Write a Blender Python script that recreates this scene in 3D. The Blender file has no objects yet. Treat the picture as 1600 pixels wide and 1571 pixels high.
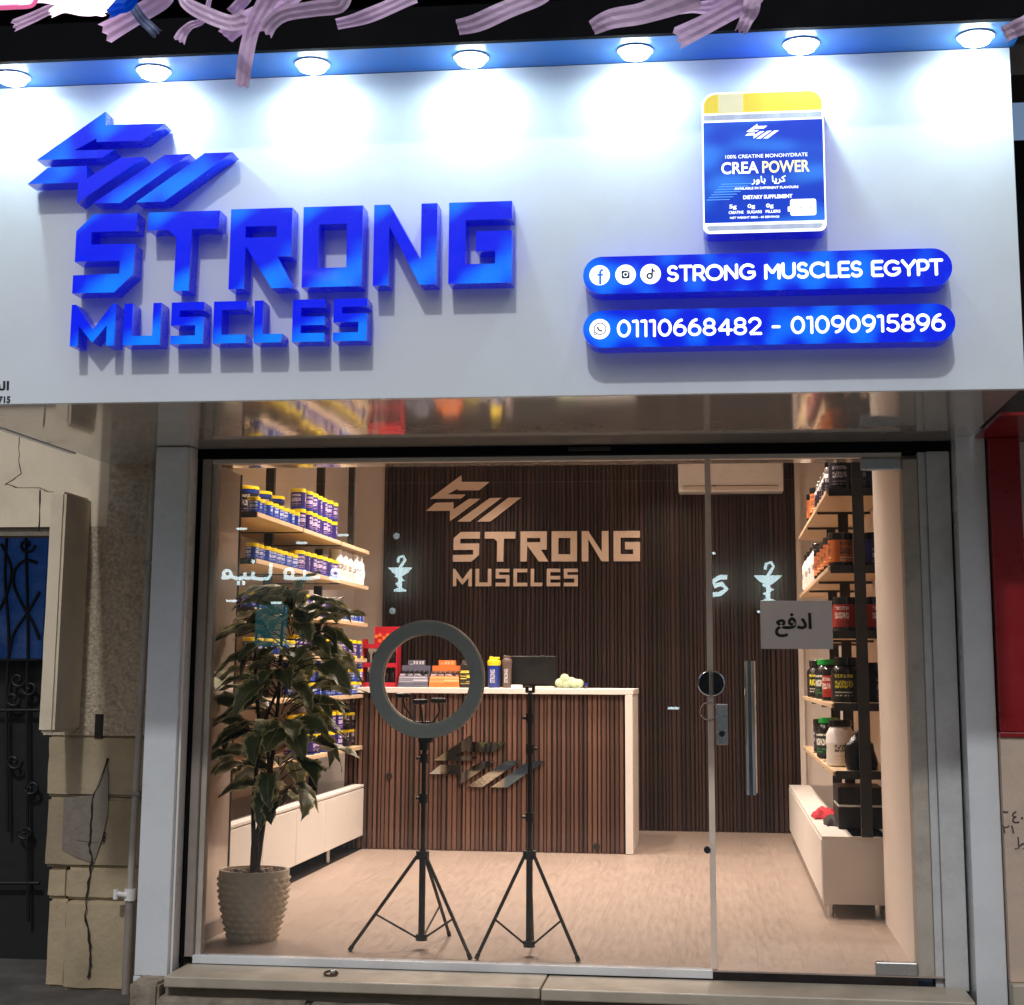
import bpy, bmesh, math, random
from mathutils import Vector, Matrix
random.seed(7)
SC = bpy.context.scene
COL = SC.collection
R = math.radians

# ------------------------------------------------------------------ camera
F, PY, YAW, PITCH, ROLL = 2517.0, 636.3, .126958, .163602, .00654
CAM = Vector((0, -6.8, 1.17))
_fw = Vector((-math.sin(YAW)*math.cos(PITCH), math.cos(YAW)*math.cos(PITCH), math.sin(PITCH)))
_r0 = Vector((math.cos(YAW), math.sin(YAW), 0)); _u0 = _r0.cross(_fw)
_r = math.cos(ROLL)*_r0 + math.sin(ROLL)*_u0
_u = -math.sin(ROLL)*_r0 + math.cos(ROLL)*_u0
cd = bpy.data.cameras.new('camera'); cam = bpy.data.objects.new('camera', cd); COL.objects.link(cam)
cam.matrix_world = Matrix(((_r.x, _u.x, -_fw.x, CAM.x), (_r.y, _u.y, -_fw.y, CAM.y), (_r.z, _u.z, -_fw.z, CAM.z), (0, 0, 0, 1)))
cd.sensor_fit = 'HORIZONTAL'; cd.sensor_width = 36; cd.lens = F/1600*36
cd.shift_y = -(785.5-PY)/1600; cd.clip_end = 300; cd.clip_start = .05
SC.camera = cam

def ray(x, y): return (x-800)/F*_r - (y-PY)/F*_u + _fw
def onY(x, y, Y): d = ray(x, y); return CAM + d*((Y-CAM.y)/d.y)
def onZ(x, y, Z): d = ray(x, y); return CAM + d*((Z-CAM.z)/d.z)
def onX(x, y, X): d = ray(x, y); return CAM + d*((X-CAM.x)/d.x)

# ------------------------------------------------------------------ world, street light, exposure
SUN_EL, SUN_AZ = 46.5, -4.5
w = bpy.data.worlds.new('World'); SC.world = w; w.use_nodes = True
nt = w.node_tree; bg = nt.nodes['Background']
sky = nt.nodes.new('ShaderNodeTexSky'); sky.sky_type = 'NISHITA'; sky.sun_disc = False
sky.sun_elevation = R(SUN_EL); sky.sun_rotation = R(180-SUN_AZ)
nt.links.new(sky.outputs[0], bg.inputs[0]); bg.inputs[1].default_value = .078; sky.dust_density = 2.5; sky.air_density = 1; sky.ozone_density = 1
sd = bpy.data.lights.new('sun', 'SUN'); sun = bpy.data.objects.new('sun', sd); COL.objects.link(sun)
sd.energy = 1.12; sd.angle = R(2.4); sd.color = (.94, .98, 1)
_sdir = Vector((math.sin(R(SUN_AZ))*math.cos(R(SUN_EL)), -math.cos(R(SUN_AZ))*math.cos(R(SUN_EL)), math.sin(R(SUN_EL))))
sun.rotation_euler = _sdir.to_track_quat('Z', 'Y').to_euler(); sun.location = (2, -9, 9)
SC.view_settings.view_transform = 'Standard'; SC.view_settings.look = 'None'
SC.view_settings.exposure = 0; SC.view_settings.gamma = 1; SC.view_settings.use_curve_mapping = False
SC.cycles.use_denoising = True; SC.cycles.max_bounces = 8; SC.cycles.transparent_max_bounces = 12
SC.cycles.sample_clamp_indirect = 6; SC.cycles.caustics_reflective = False; SC.cycles.caustics_refractive = False

# ------------------------------------------------------------------ materials
def mat(name, col, rough=.5, metal=0, var=.12, vscale=8, bump=0, bscale=60, emit=None, es=1, coat=0, rnd=0, spec=.5, trans=0, stretch=(1, 1, 1), dirt=None, dscale=3, damt=.5):
    m = bpy.data.materials.new(name); m.use_nodes = True
    t = m.node_tree; N = t.nodes; L = t.links; b = N['Principled BSDF']
    b.inputs['Roughness'].default_value = rough; b.inputs['Metallic'].default_value = metal
    b.inputs['Coat Weight'].default_value = coat; b.inputs['Coat Roughness'].default_value = .06
    b.inputs['Specular IOR Level'].default_value = spec
    tc = N.new('ShaderNodeTexCoord'); mp = N.new('ShaderNodeMapping'); mp.inputs['Scale'].default_value = stretch
    L.new(tc.outputs['Object'], mp.inputs[0])
    no = N.new('ShaderNodeTexNoise'); no.inputs['Scale'].default_value = vscale; no.inputs['Detail'].default_value = 6; no.inputs['Roughness'].default_value = .65
    L.new(mp.outputs[0], no.inputs['Vector'])
    rp = N.new('ShaderNodeMapRange'); rp.inputs[1].default_value = .25; rp.inputs[2].default_value = .75
    rp.inputs[3].default_value = 1-var; rp.inputs[4].default_value = 1+var
    L.new(no.outputs[0], rp.inputs[0])
    src = rp.outputs[0]
    if rnd:
        oi = N.new('ShaderNodeObjectInfo'); r2 = N.new('ShaderNodeMapRange'); r2.inputs[3].default_value = 1-rnd; r2.inputs[4].default_value = 1+rnd
        L.new(oi.outputs['Random'], r2.inputs[0]); mu = N.new('ShaderNodeMath'); mu.operation = 'MULTIPLY'
        L.new(src, mu.inputs[0]); L.new(r2.outputs[0], mu.inputs[1]); src = mu.outputs[0]
    mx = N.new('ShaderNodeVectorMath'); mx.operation = 'SCALE'; mx.inputs[0].default_value = col[:3]; L.new(src, mx.inputs['Scale'])
    out = mx.outputs[0]
    if dirt:
        n2 = N.new('ShaderNodeTexNoise'); n2.inputs['Scale'].default_value = dscale; n2.inputs['Detail'].default_value = 8; n2.inputs['Roughness'].default_value = .7
        L.new(tc.outputs['Object'], n2.inputs['Vector'])
        r3 = N.new('ShaderNodeMapRange'); r3.inputs[1].default_value = .48; r3.inputs[2].default_value = .68; r3.inputs[4].default_value = damt
        L.new(n2.outputs[0], r3.inputs[0]); mm = N.new('ShaderNodeMix'); mm.data_type = 'RGBA'
        L.new(r3.outputs[0], mm.inputs[0]); L.new(out, mm.inputs[6]); mm.inputs[7].default_value = (*dirt, 1); out = mm.outputs[2]
    L.new(out, b.inputs['Base Color'])
    if rough > .02:
        rr = N.new('ShaderNodeMapRange'); rr.inputs[1].default_value = .3; rr.inputs[2].default_value = .7; rr.inputs[3].default_value = rough*.8; rr.inputs[4].default_value = min(1, rough*1.25)
        L.new(no.outputs[0], rr.inputs[0]); L.new(rr.outputs[0], b.inputs['Roughness'])
    if bump:
        nb = N.new('ShaderNodeTexNoise'); nb.inputs['Scale'].default_value = bscale; nb.inputs['Detail'].default_value = 5
        L.new(mp.outputs[0], nb.inputs['Vector']); bp = N.new('ShaderNodeBump'); bp.inputs['Strength'].default_value = bump; bp.inputs['Distance'].default_value = .01
        L.new(nb.outputs[0], bp.inputs['Height']); L.new(bp.outputs[0], b.inputs['Normal'])
    if emit:
        b.inputs['Emission Color'].default_value = (*emit, 1); b.inputs['Emission Strength'].default_value = es
    return m

def led_mat(name, dark, light, scale, es, base=(0, .01, .4), stretch=(1, 1, 1)):
    """acrylic face lit by LED modules behind it: brighter pools over a deep colour"""
    m = mat(name, base, .25, coat=.3); t = m.node_tree; N = t.nodes; L = t.links; b = N['Principled BSDF']
    tc = N.new('ShaderNodeTexCoord'); mp = N.new('ShaderNodeMapping'); mp.inputs['Scale'].default_value = stretch
    L.new(tc.outputs['Object'], mp.inputs[0])
    no = N.new('ShaderNodeTexNoise'); no.inputs['Scale'].default_value = scale; no.inputs['Detail'].default_value = .3; L.new(mp.outputs[0], no.inputs['Vector'])
    cr = N.new('ShaderNodeMix'); cr.data_type = 'RGBA'
    mr = N.new('ShaderNodeMapRange'); mr.inputs[1].default_value = .44; mr.inputs[2].default_value = .72; mr.interpolation_type = 'SMOOTHSTEP'; L.new(no.outputs[0], mr.inputs[0])
    L.new(mr.outputs[0], cr.inputs[0]); cr.inputs[6].default_value = (*dark, 1); cr.inputs[7].default_value = (*light, 1)
    L.new(cr.outputs[2], b.inputs['Emission Color']); b.inputs['Emission Strength'].default_value = es
    return m

def print_mat(name, base, ink, ink2=None, h=.12, bands=((.16, .19), (.24, .27), (.36, .54), (.62, .72)), thr=.47, rough=.35):
    """printed label: rows of type-like marks round the body at fixed heights of a jar h tall"""
    m = mat(name, base, rough, var=.08); t = m.node_tree; N = t.nodes; L = t.links; b = N['Principled BSDF']
    src = b.inputs['Base Color'].links[0].from_socket
    def math_(op, a, c=None):
        n = N.new('ShaderNodeMath'); n.operation = op
        for i_, q in enumerate((a, c)):
            if q is None: continue
            if isinstance(q, (int, float)): n.inputs[i_].default_value = q
            else: L.new(q, n.inputs[i_])
        return n.outputs[0]
    tc = N.new('ShaderNodeTexCoord'); sp = N.new('ShaderNodeSeparateXYZ'); L.new(tc.outputs['Object'], sp.inputs[0])
    an = math_('ARCTAN2', sp.outputs[1], sp.outputs[0]); zf = math_('DIVIDE', sp.outputs[2], h)
    mask = None; big = None
    for k, (z0, z1) in enumerate(bands):
        q = math_('MULTIPLY', math_('GREATER_THAN', zf, z0), math_('LESS_THAN', zf, z1)); mask = q if mask is None else math_('ADD', mask, q)
        if z1-z0 > .09: big = q if big is None else math_('ADD', big, q)
    cv = N.new('ShaderNodeCombineXYZ'); L.new(math_('MULTIPLY', an, 6.5), cv.inputs[0]); L.new(math_('MULTIPLY', zf, 9), cv.inputs[1])
    no = N.new('ShaderNodeTexNoise'); no.inputs['Scale'].default_value = 1.6; no.inputs['Detail'].default_value = 2; L.new(cv.outputs[0], no.inputs['Vector'])
    on = math_('GREATER_THAN', no.outputs[0], thr)
    sector = math_('GREATER_THAN', math_('SINE', math_('MULTIPLY', an, 3)), -.35)
    mu = math_('MULTIPLY', math_('MULTIPLY', mask, on), sector)
    ic = N.new('ShaderNodeMix'); ic.data_type = 'RGBA'; L.new(big, ic.inputs[0]); ic.inputs[6].default_value = (*(ink2 or ink), 1); ic.inputs[7].default_value = (*ink, 1)
    mm = N.new('ShaderNodeMix'); mm.data_type = 'RGBA'; L.new(mu, mm.inputs[0]); L.new(src, mm.inputs[6]); L.new(ic.outputs[2], mm.inputs[7])
    L.new(mm.outputs[2], b.inputs['Base Color'])
    return m

def glass_mat(name, tint=(1, 1, 1), ior=1.5, gain=1.6):
    m = bpy.data.materials.new(name); m.use_nodes = True; t = m.node_tree; N = t.nodes; L = t.links
    for n in list(N): N.remove(n)
    o = N.new('ShaderNodeOutputMaterial'); mx = N.new('ShaderNodeMixShader'); tr = N.new('ShaderNodeBsdfTransparent'); gl = N.new('ShaderNodeBsdfGlossy')
    fr = N.new('ShaderNodeFresnel'); fr.inputs[0].default_value = ior; mu = N.new('ShaderNodeMath'); mu.operation = 'MULTIPLY'; mu.inputs[1].default_value = gain; mu.use_clamp = True
    tr.inputs[0].default_value = (*tint, 1); gl.inputs['Roughness'].default_value = .0
    L.new(fr.outputs[0], mu.inputs[0]); L.new(mu.outputs[0], mx.inputs[0]); L.new(tr.outputs[0], mx.inputs[1]); L.new(gl.outputs[0], mx.inputs[2]); L.new(mx.outputs[0], o.inputs[0])
    return m

def emat(name, col, s):
    return mat(name, (.8, .8, .8), .4, emit=col, es=s)

M = {}
M['panel'] = mat('white_composite_panel', (.80, .85, .89), .22, var=.04, coat=.25, vscale=1.3, bump=.05, bscale=1.6, dirt=(.66, .69, .71), dscale=1.1, damt=.35)
M['soffit'] = mat('grey_gloss_panel', (.52, .48, .44), .06, var=.08, coat=.6, vscale=3)
M['eave'] = mat('blue_eave_panel', (.025, .20, .62), .35, var=.1)
M['black'] = mat('black_cladding', (.004, .004, .005), .9, spec=.1, var=.3, vscale=4)
M['upper'] = mat('dark_brown_facade', (.014, .009, .006), .85, var=.5, vscale=3, bump=.2)
M['face'] = led_mat('blue_letter_face', (0, .008, .74), (0, .20, 1.0), 6.5, 1.08, base=(0, .004, .14))
M['side'] = mat('blue_letter_return', (.0, .03, .55), .25, var=.06, coat=.2, emit=(0, .0, .4), es=.55)
M['pill'] = led_mat('blue_lightbox_face', (0, .012, .68), (0, .17, 1.0), 8.5, 1.05, base=(0, .004, .14), stretch=(1, 1, .9))
M['white_em'] = emat('white_lit_lettering', (.93, 1, 1), 1.3)
M['navy'] = mat('navy_print', (.004, .02, .12), .4)
M['silver_em'] = mat('silver_print', (.5, .55, .65), .25, var=.5, vscale=9, emit=(.5, .6, .85), es=.45, stretch=(1, 1, .1))
M['yellow_em'] = mat('yellow_print', (.8, .62, .06), .3, var=.35, vscale=7, emit=(.9, .75, .1), es=.55, stretch=(1, 1, .05))
M['label_em'] = led_mat('blue_label_print', (0, .05, .45), (.03, .26, .85), 4.5, .9, stretch=(1, 1, 2.5))
M['lamp'] = emat('downlight_lens', (.85, .97, 1), 40)
M['lamp_warm'] = emat('shop_downlight_lens', (1, .82, .66), 14)
M['chrome'] = mat('chrome', (.75, .75, .76), .08, 1, var=.05)
M['steel'] = mat('brushed_steel', (.55, .55, .55), .25, 1, var=.1)
M['mirror'] = mat('mirror_steel', (.72, .71, .68), .03, 1, var=.05)
M['pillar'] = mat('pale_grey_cladding', (.68, .70, .72), .28, var=.04, coat=.3, vscale=3, dirt=(.4, .39, .37), dscale=2.2, damt=.25)
M['pillar2'] = mat('grey_shutter_guide', (.55, .55, .55), .45, var=.08, dirt=(.22, .2, .18), dscale=5, damt=.35)
M['frame'] = mat('taupe_frame', (.30, .25, .22), .4, var=.1, dirt=(.15, .12, .1), dscale=6, damt=.4)
M['jamb'] = mat('cream_jamb', (.45, .40, .34), .55, var=.12, dirt=(.2, .17, .14), dscale=5, damt=.5)
M['marble'] = mat('cream_marble', (.44, .38, .295), .35, var=.12, vscale=5, dirt=(.25, .2, .15), dscale=4, damt=.4, bump=.05)
M['rough_stone'] = mat('rough_base_stone', (.30, .25, .19), .9, var=.35, vscale=14, bump=.6, bscale=30, dirt=(.08, .065, .05), dscale=5, damt=.7)
M['asphalt'] = mat('dusty_street', (.34, .31, .27), .85, var=.25, vscale=5, bump=.3, bscale=35, dirt=(.22, .2, .17), dscale=2, damt=.6)
M['street'] = mat('street_paving', (.095, .085, .075), .85, var=.35, vscale=7, bump=.4, bscale=35, dirt=(.04, .036, .032), dscale=3, damt=.7)
M['plaster'] = mat('cream_plaster', (.76, .64, .48), .85, var=.08, vscale=4, bump=.1, bscale=40, dirt=(.5, .4, .28), dscale=2.5, damt=.45)
M['pebble'] = mat('pebbledash', (.54, .44, .32), .95, var=.45, vscale=55, bump=.9, bscale=70, dirt=(.26, .2, .14), dscale=18, damt=.6)
M['stone'] = mat('yellow_stone_block', (.42, .33, .21), .9, var=.2, vscale=7, bump=.35, bscale=45, rnd=.14, dirt=(.17, .125, .08), dscale=3.5, damt=.55)
M['mortar'] = mat('grey_mortar', (.22, .185, .145), .95, var=.2, vscale=20, bump=.4)
M['crack'] = mat('dark_crack', (.018, .014, .011), 1, var=.3)
M['conduit'] = mat('grey_plastic_pipe', (.42, .38, .33), .6, var=.15, dirt=(.2, .16, .11), damt=.5)
M['iron'] = mat('wrought_iron', (.012, .012, .014), .5, .4, var=.3)
M['blue_reflection'] = mat('blue_reflection_glass', (.025, .06, .19), .1, var=.85, vscale=6, emit=(.012, .05, .2), es=.22, dirt=(.2, .25, .36), dscale=3.5, damt=.6)  # blue and pale reflections on the glass, put into its colour and a faint glow
M['darkdoor'] = mat('dark_door', (.005, .005, .005), .7, var=.4)
M['red'] = mat('red_cladding', (.25, .009, .012), .3, var=.08, coat=.3)
M['pinkwall'] = mat('pink_beige_wall', (.55, .42, .33), .85, var=.1, bump=.15, dirt=(.36, .26, .2), dscale=6, damt=.35)
M['pencil'] = mat('dark_scribble', (.06, .045, .05), .9)
M['wall'] = mat('peach_interior_wall', (.80, .72, .65), .6, var=.03)
M['gloss_wall'] = mat('cream_gloss_panel', (.56, .47, .40), .12, var=.05, coat=.6)
M['ceil'] = mat('ceiling_paint', (.72, .68, .64), .8, var=.02)
M['floor'] = mat('vinyl_floor', (.355, .28, .23), .42, var=.1, vscale=3, rnd=.045, dirt=(.27, .20, .155), dscale=3, damt=.4, stretch=(14, 1.2, 1), bump=.03)
M['slat'] = mat('walnut_slat', (.036, .018, .0145), .5, var=.3, vscale=9, rnd=.45, stretch=(6, 6, .5))
M['slat2'] = mat('red_walnut_slat', (.105, .052, .036), .48, var=.3, vscale=9, rnd=.5, stretch=(6, 6, .5))
M['slatback'] = mat('slat_backing', (.012, .007, .006), .8)
M['whitelam'] = mat('white_laminate', (.70, .66, .61), .5, var=.03, spec=.3)
M['edge'] = mat('laminate_edge', (.66, .58, .5), .4, var=.05)
M['beechpanel'] = mat('light_wood_shelf', (.62, .45, .28), .45, var=.15, vscale=5, stretch=(8, 1, 8))
M['metalblack'] = mat('black_powder_coat', (.014, .013, .013), .42, var=.25)
M['gold'] = mat('satin_gold_acrylic', (.78, .60, .46), .32, .0, var=.04, coat=.4)
M['glass'] = glass_mat('shopfront_glass', (.98, .99, .985), 1.5, 2.0)
M['cabglass'] = glass_mat('cabinet_glass', (.92, .95, .94), 1.45, 1)
M['card'] = mat('brown_cardboard', (.30, .17, .09), .8, var=.1)
M['seal'] = mat('clear_joint_strip', (.72, .58, .48), .3, var=.1)
M['paper'] = mat('white_paper', (.62, .60, .60), .8, var=.03)
def translucent(m, f):
    t = m.node_tree; N = t.nodes; L = t.links; b = N['Principled BSDF']; o = [n for n in N if n.type == 'OUTPUT_MATERIAL'][0]
    tr = N.new('ShaderNodeBsdfTranslucent'); mx = N.new('ShaderNodeMixShader'); mx.inputs[0].default_value = f
    L.new(b.inputs['Base Color'].links[0].from_socket, tr.inputs[0]); L.new(b.outputs[0], mx.inputs[1]); L.new(tr.outputs[0], mx.inputs[2]); L.new(mx.outputs[0], o.inputs[0])
M['paper'] = mat('white_paper', (.86, .85, .85), .8, var=.03); translucent(M['paper'], .55)
M['ink'] = mat('black_ink', (.012, .012, .014), .6)
M['plasticw'] = mat('white_plastic', (.80, .78, .75), .3, var=.02)
M['ring'] = mat('ring_diffuser', (.66, .72, .68), .3, var=.06)
M['rubber'] = mat('black_rubber', (.01, .01, .01), .7)
M['pot'] = mat('beige_pot', (.68, .60, .48), .6, var=.12, vscale=18, bump=.1)
M['pebbles'] = mat('brown_pebbles', (.18, .11, .07), .6, var=.3, rnd=.4)
M['bark'] = mat('dark_bark', (.032, .02, .013), .8, var=.4, vscale=30, bump=.6, bscale=60, stretch=(1, 1, .3))
M['lidy'] = mat('yellow_lid', (.80, .60, .02), .35, var=.04)
M['blue'] = mat('blue_jar', (.012, .035, .24), .3, var=.1, rnd=.25)
M['bluep'] = print_mat('blue_label', (.012, .045, .33), (.75, .8, .9), (.55, .65, .85), h=0.085)
M['purplep'] = print_mat('purple_label', (.03, .018, .14), (.72, .6, .8), (.5, .35, .6), h=0.12)
M['darkp'] = print_mat('dark_label', (.014, .013, .02), (.5, .46, .5), (.3, .25, .35), h=0.17)
M['orangep'] = print_mat('orange_label', (.55, .14, .03), (.08, .06, .06), (.8, .7, .5), h=0.17)
M['redp'] = print_mat('red_label', (.42, .03, .025), (.75, .68, .62), (.1, .05, .05), h=0.17)
M['blackyel'] = print_mat('black_yellow_label', (.015, .015, .015), (.7, .62, .05), (.75, .72, .6), h=0.2)
M['greenp'] = print_mat('green_label', (.02, .025, .025), (.7, .72, .66), (.02, .35, .08), h=0.2)
M['whitep'] = print_mat('white_label', (.72, .68, .62), (.12, .1, .1), (.6, .5, .4), h=0.2)
M['greyboxp'] = print_mat('grey_box_print', (.13, .135, .19), (.5, .5, .58), (.05, .05, .07), h=0.1)
M['orangebox'] = print_mat('orange_box_print', (.75, .20, .05), (.9, .5, .25), (.3, .08, .03), h=0.1)
M['yellowboxp'] = print_mat('black_yellow_print', (.02, .018, .015), (.75, .6, .1), (.5, .4, .1), h=0.16)
M['redplastic'] = mat('red_display_plastic', (.45, .015, .03), .35, var=.06)
M['green'] = mat('green_lid', (.015, .30, .05), .3)
M['lidk'] = mat('black_gloss_lid', (.012, .012, .012), .18, var=.2)
M['lids'] = mat('silver_lid', (.6, .6, .6), .2, .9)
M['greentowel'] = mat('pale_green_vinyl', (.42, .52, .32), .55, var=.08)
M['screen'] = mat('black_screen_back', (.006, .006, .006), .35)
M['grey'] = mat('smoke_grey_plastic', (.12, .085, .075), .3)
M['bagk'] = mat('black_plastic_bag', (.01, .01, .01), .22, var=.3, bump=.5, bscale=14)
M['redcloth'] = mat('red_cloth', (.45, .02, .035), .9, var=.2, bump=.3)
M['darkcloth'] = mat('dark_cloth', (.03, .02, .02), .9, var=.2, bump=.3)
M['ribbon'] = mat('lilac_plastic_strip', (.94, .72, .92), .35, var=.12, vscale=14, rnd=.12, bump=.35, bscale=22)
translucent(M['ribbon'], .3)
M['ribbonb'] = mat('grey_blue_strip', (.16, .2, .34), .5, var=.15)
M['foil'] = mat('glowing_foil', (.8, .6, .75), .2, .3, var=.3, vscale=12, emit=(1, .82, .95), es=1.4)  # the foils are no lamps: their glow imitates strong light falling on them
M['foilp'] = mat('glowing_pink_foil', (.7, .2, .4), .25, .2, var=.3, vscale=12, emit=(.9, .25, .5), es=.35)
M['foilb'] = mat('glowing_blue_foil', (.01, .08, .5), .2, .3, var=.2, emit=(0, .06, .5), es=.3)
M['cord'] = mat('garland_cord', (.1, .08, .08), .8)
M['opp'] = mat('street_facade_far', (.32, .28, .23), .9, var=.4, vscale=1)
M['phe'] = emat('pharmacy_letter_light', (.72, .95, 1), 11)
M['teal'] = emat('teal_panel_light', (.01, .22, .24), 2.2)

def leaf_material():
    m = bpy.data.materials.new('variegated_leaf'); m.use_nodes = True; t = m.node_tree; N = t.nodes; L = t.links; b = N['Principled BSDF']
    uv = N.new('ShaderNodeUVMap'); sp = N.new('ShaderNodeSeparateXYZ'); L.new(uv.outputs[0], sp.inputs[0])
    a = N.new('ShaderNodeMath'); a.operation = 'ABSOLUTE'; s = N.new('ShaderNodeMath'); s.operation = 'MULTIPLY_ADD'; s.inputs[1].default_value = 2; s.inputs[2].default_value = -1
    L.new(sp.outputs[1], s.inputs[0]); L.new(s.outputs[0], a.inputs[0])
    no = N.new('ShaderNodeTexNoise'); no.inputs['Scale'].default_value = 9; no.inputs['Detail'].default_value = 4; L.new(uv.outputs[0], no.inputs['Vector'])
    ad = N.new('ShaderNodeMath'); ad.operation = 'MULTIPLY_ADD'; ad.inputs[1].default_value = .55; L.new(no.outputs[0], ad.inputs[0]); L.new(a.outputs[0], ad.inputs[2])
    mr = N.new('ShaderNodeMapRange'); mr.inputs[1].default_value = .96; mr.inputs[2].default_value = 1.14; L.new(ad.outputs[0], mr.inputs[0])
    oi = N.new('ShaderNodeObjectInfo')
    g = N.new('ShaderNodeMix'); g.data_type = 'RGBA'; L.new(oi.outputs['Random'], g.inputs[0]); g.inputs[6].default_value = (.06, .095, .034, 1); g.inputs[7].default_value = (.17, .20, .075, 1)
    mid = N.new('ShaderNodeMapRange'); mid.inputs[1].default_value = .0; mid.inputs[2].default_value = .06; mid.inputs[3].default_value = .6; mid.inputs[4].default_value = 0; L.new(a.outputs[0], mid.inputs[0])
    mxm = N.new('ShaderNodeMath'); mxm.operation = 'MAXIMUM'; L.new(mr.outputs[0], mxm.inputs[0]); L.new(mid.outputs[0], mxm.inputs[1])
    mx = N.new('ShaderNodeMix'); mx.data_type = 'RGBA'; L.new(mxm.outputs[0], mx.inputs[0]); L.new(g.outputs[2], mx.inputs[6]); mx.inputs[7].default_value = (.72, .66, .32, 1)
    L.new(mx.outputs[2], b.inputs['Base Color']); b.inputs['Roughness'].default_value = .42
    return m
M['leaf'] = leaf_material()

# ------------------------------------------------------------------ geometry helpers
class MB:
    def __init__(s): s.v = []; s.f = []
    def add(s, vs, fs):
        n = len(s.v); s.v += [Vector(q) for q in vs]; s.f += [[i+n for i in q] for q in fs]; return s
    def box(s, a, b):
        x0, y0, z0 = [min(a[i], b[i]) for i in range(3)]; x1, y1, z1 = [max(a[i], b[i]) for i in range(3)]
        return s.add([(x0, y0, z0), (x1, y0, z0), (x1, y1, z0), (x0, y1, z0), (x0, y0, z1), (x1, y0, z1), (x1, y1, z1), (x0, y1, z1)],
                     [(0, 3, 2, 1), (4, 5, 6, 7), (0, 1, 5, 4), (1, 2, 6, 5), (2, 3, 7, 6), (3, 0, 4, 7)])
    def cyl(s, p0, p1, r0, r1=None, n=12):
        p0, p1 = Vector(p0), Vector(p1); r1 = r0 if r1 is None else r1
        d = (p1-p0).normalized(); a = d.orthogonal().normalized(); b = d.cross(a); vs = []
        for p, r in ((p0, r0), (p1, r1)):
            for k in range(n): t = 2*math.pi*k/n; vs.append(p+a*(r*math.cos(t))+b*(r*math.sin(t)))
        fs = [(k, (k+1) % n, n+(k+1) % n, n+k) for k in range(n)]+[tuple(range(n-1, -1, -1)), tuple(range(n, 2*n))]
        return s.add(vs, fs)
    def tube(s, pts, r, n=8, taper=1):
        pts = [Vector(p) for p in pts]; vs = []; m = len(pts); a = None
        for i, p in enumerate(pts):
            d = (pts[min(i+1, m-1)]-pts[max(i-1, 0)]).normalized()
            a = d.orthogonal().normalized() if a is None else (a-d*a.dot(d)).normalized()
            b = d.cross(a); rr = r*(1+(taper-1)*i/(m-1))
            for k in range(n): t = 2*math.pi*k/n; vs.append(p+a*(rr*math.cos(t))+b*(rr*math.sin(t)))
        fs = [(i*n+k, i*n+(k+1) % n, (i+1)*n+(k+1) % n, (i+1)*n+k) for i in range(m-1) for k in range(n)]
        fs += [tuple(range(n-1, -1, -1)), tuple(range((m-1)*n, m*n))]
        return s.add(vs, fs)
    def lathe(s, prof, c=(0, 0, 0), n=20):
        c = Vector(c); vs = []; m = len(prof)
        for r, z in prof:
            for k in range(n): t = 2*math.pi*k/n; vs.append(c+Vector((r*math.cos(t), r*math.sin(t), z)))
        fs = [(i*n+k, i*n+(k+1) % n, (i+1)*n+(k+1) % n, (i+1)*n+k) for i in range(m-1) for k in range(n)]
        if prof[0][0] > 1e-6: fs.append(tuple(range(n-1, -1, -1)))
        if prof[-1][0] > 1e-6: fs.append(tuple(range((m-1)*n, m*n)))
        return s.add(vs, fs)
    def prism(s, poly, y0, y1):
        """outline in (x, z) pushed from y0 to y1"""
        n = len(poly); vs = [(x, y0, z) for x, z in poly]+[(x, y1, z) for x, z in poly]
        return s.add(vs, [tuple(range(n)), tuple(range(2*n-1, n-1, -1))]+[(k, n+k, n+(k+1) % n, (k+1) % n) for k in range(n)])

from mathutils import noise as mnoise
def rough_block(a, b, amp=.004, cell=.05, seed=0):
    '''a weathered block: subdivided box with worn corners and an uneven face'''
    bm = bmesh.new(); bmesh.ops.create_cube(bm, size=1); A, B = Vector(a), Vector(b); d = B-A
    for v in bm.verts: v.co = Vector([A[i]+(v.co[i]+.5)*d[i] for i in range(3)])
    bmesh.ops.bevel(bm, geom=bm.edges[:], offset=min(.012, min(abs(q) for q in d)*.3), segments=2, affect='EDGES')
    for ax in range(3):
        n = max(1, min(22, int(abs(d[ax])/cell)))
        for k in range(1, n):
            pl = A.copy(); pl[ax] += d[ax]*k/n; no_ = Vector((0, 0, 0)); no_[ax] = 1
            bmesh.ops.bisect_plane(bm, geom=bm.verts[:]+bm.edges[:]+bm.faces[:], plane_co=pl, plane_no=no_)
    bm.normal_update()
    for v in bm.verts:
        q = v.co*9+Vector((seed*3.1, 0, 0)); v.co += v.normal*(amp*(mnoise.noise(q)+.6*mnoise.noise(q*3.3)))
    mb = MB(); bm.verts.index_update(); mb.add([v.co.copy() for v in bm.verts], [[v.index for v in f.verts] for f in bm.faces]); bm.free(); return mb
def origin(o):
    v = Vector((0, 0, 0))
    while o: v += o.location; o = o.parent
    return v
def tag(o, label=None, cat=None, group=None, kind=None):
    for k, v in (('label', label), ('category', cat), ('group', group), ('kind', kind)):
        if v: o[k] = v
    return o
def thing(name, label, cat, loc=(0, 0, 0), group=None):
    o = bpy.data.objects.new(name, None); COL.objects.link(o); o.location = loc; o.empty_display_size = .05
    return tag(o, label, cat, group)
def link_mesh(name, me, m, parent, smooth=False, bev=0):
    o = bpy.data.objects.new(name, me); COL.objects.link(o); o.parent = parent
    me.materials.append(m if not isinstance(m, str) else M[m])
    if smooth:
        for p in me.polygons: p.use_smooth = True
        try: me.set_sharp_from_angle(angle=R(40))
        except Exception: pass
    if bev:
        md = o.modifiers.new('bevel', 'BEVEL'); md.width = bev; md.segments = 2; md.limit_method = 'ANGLE'
    return o
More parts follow.
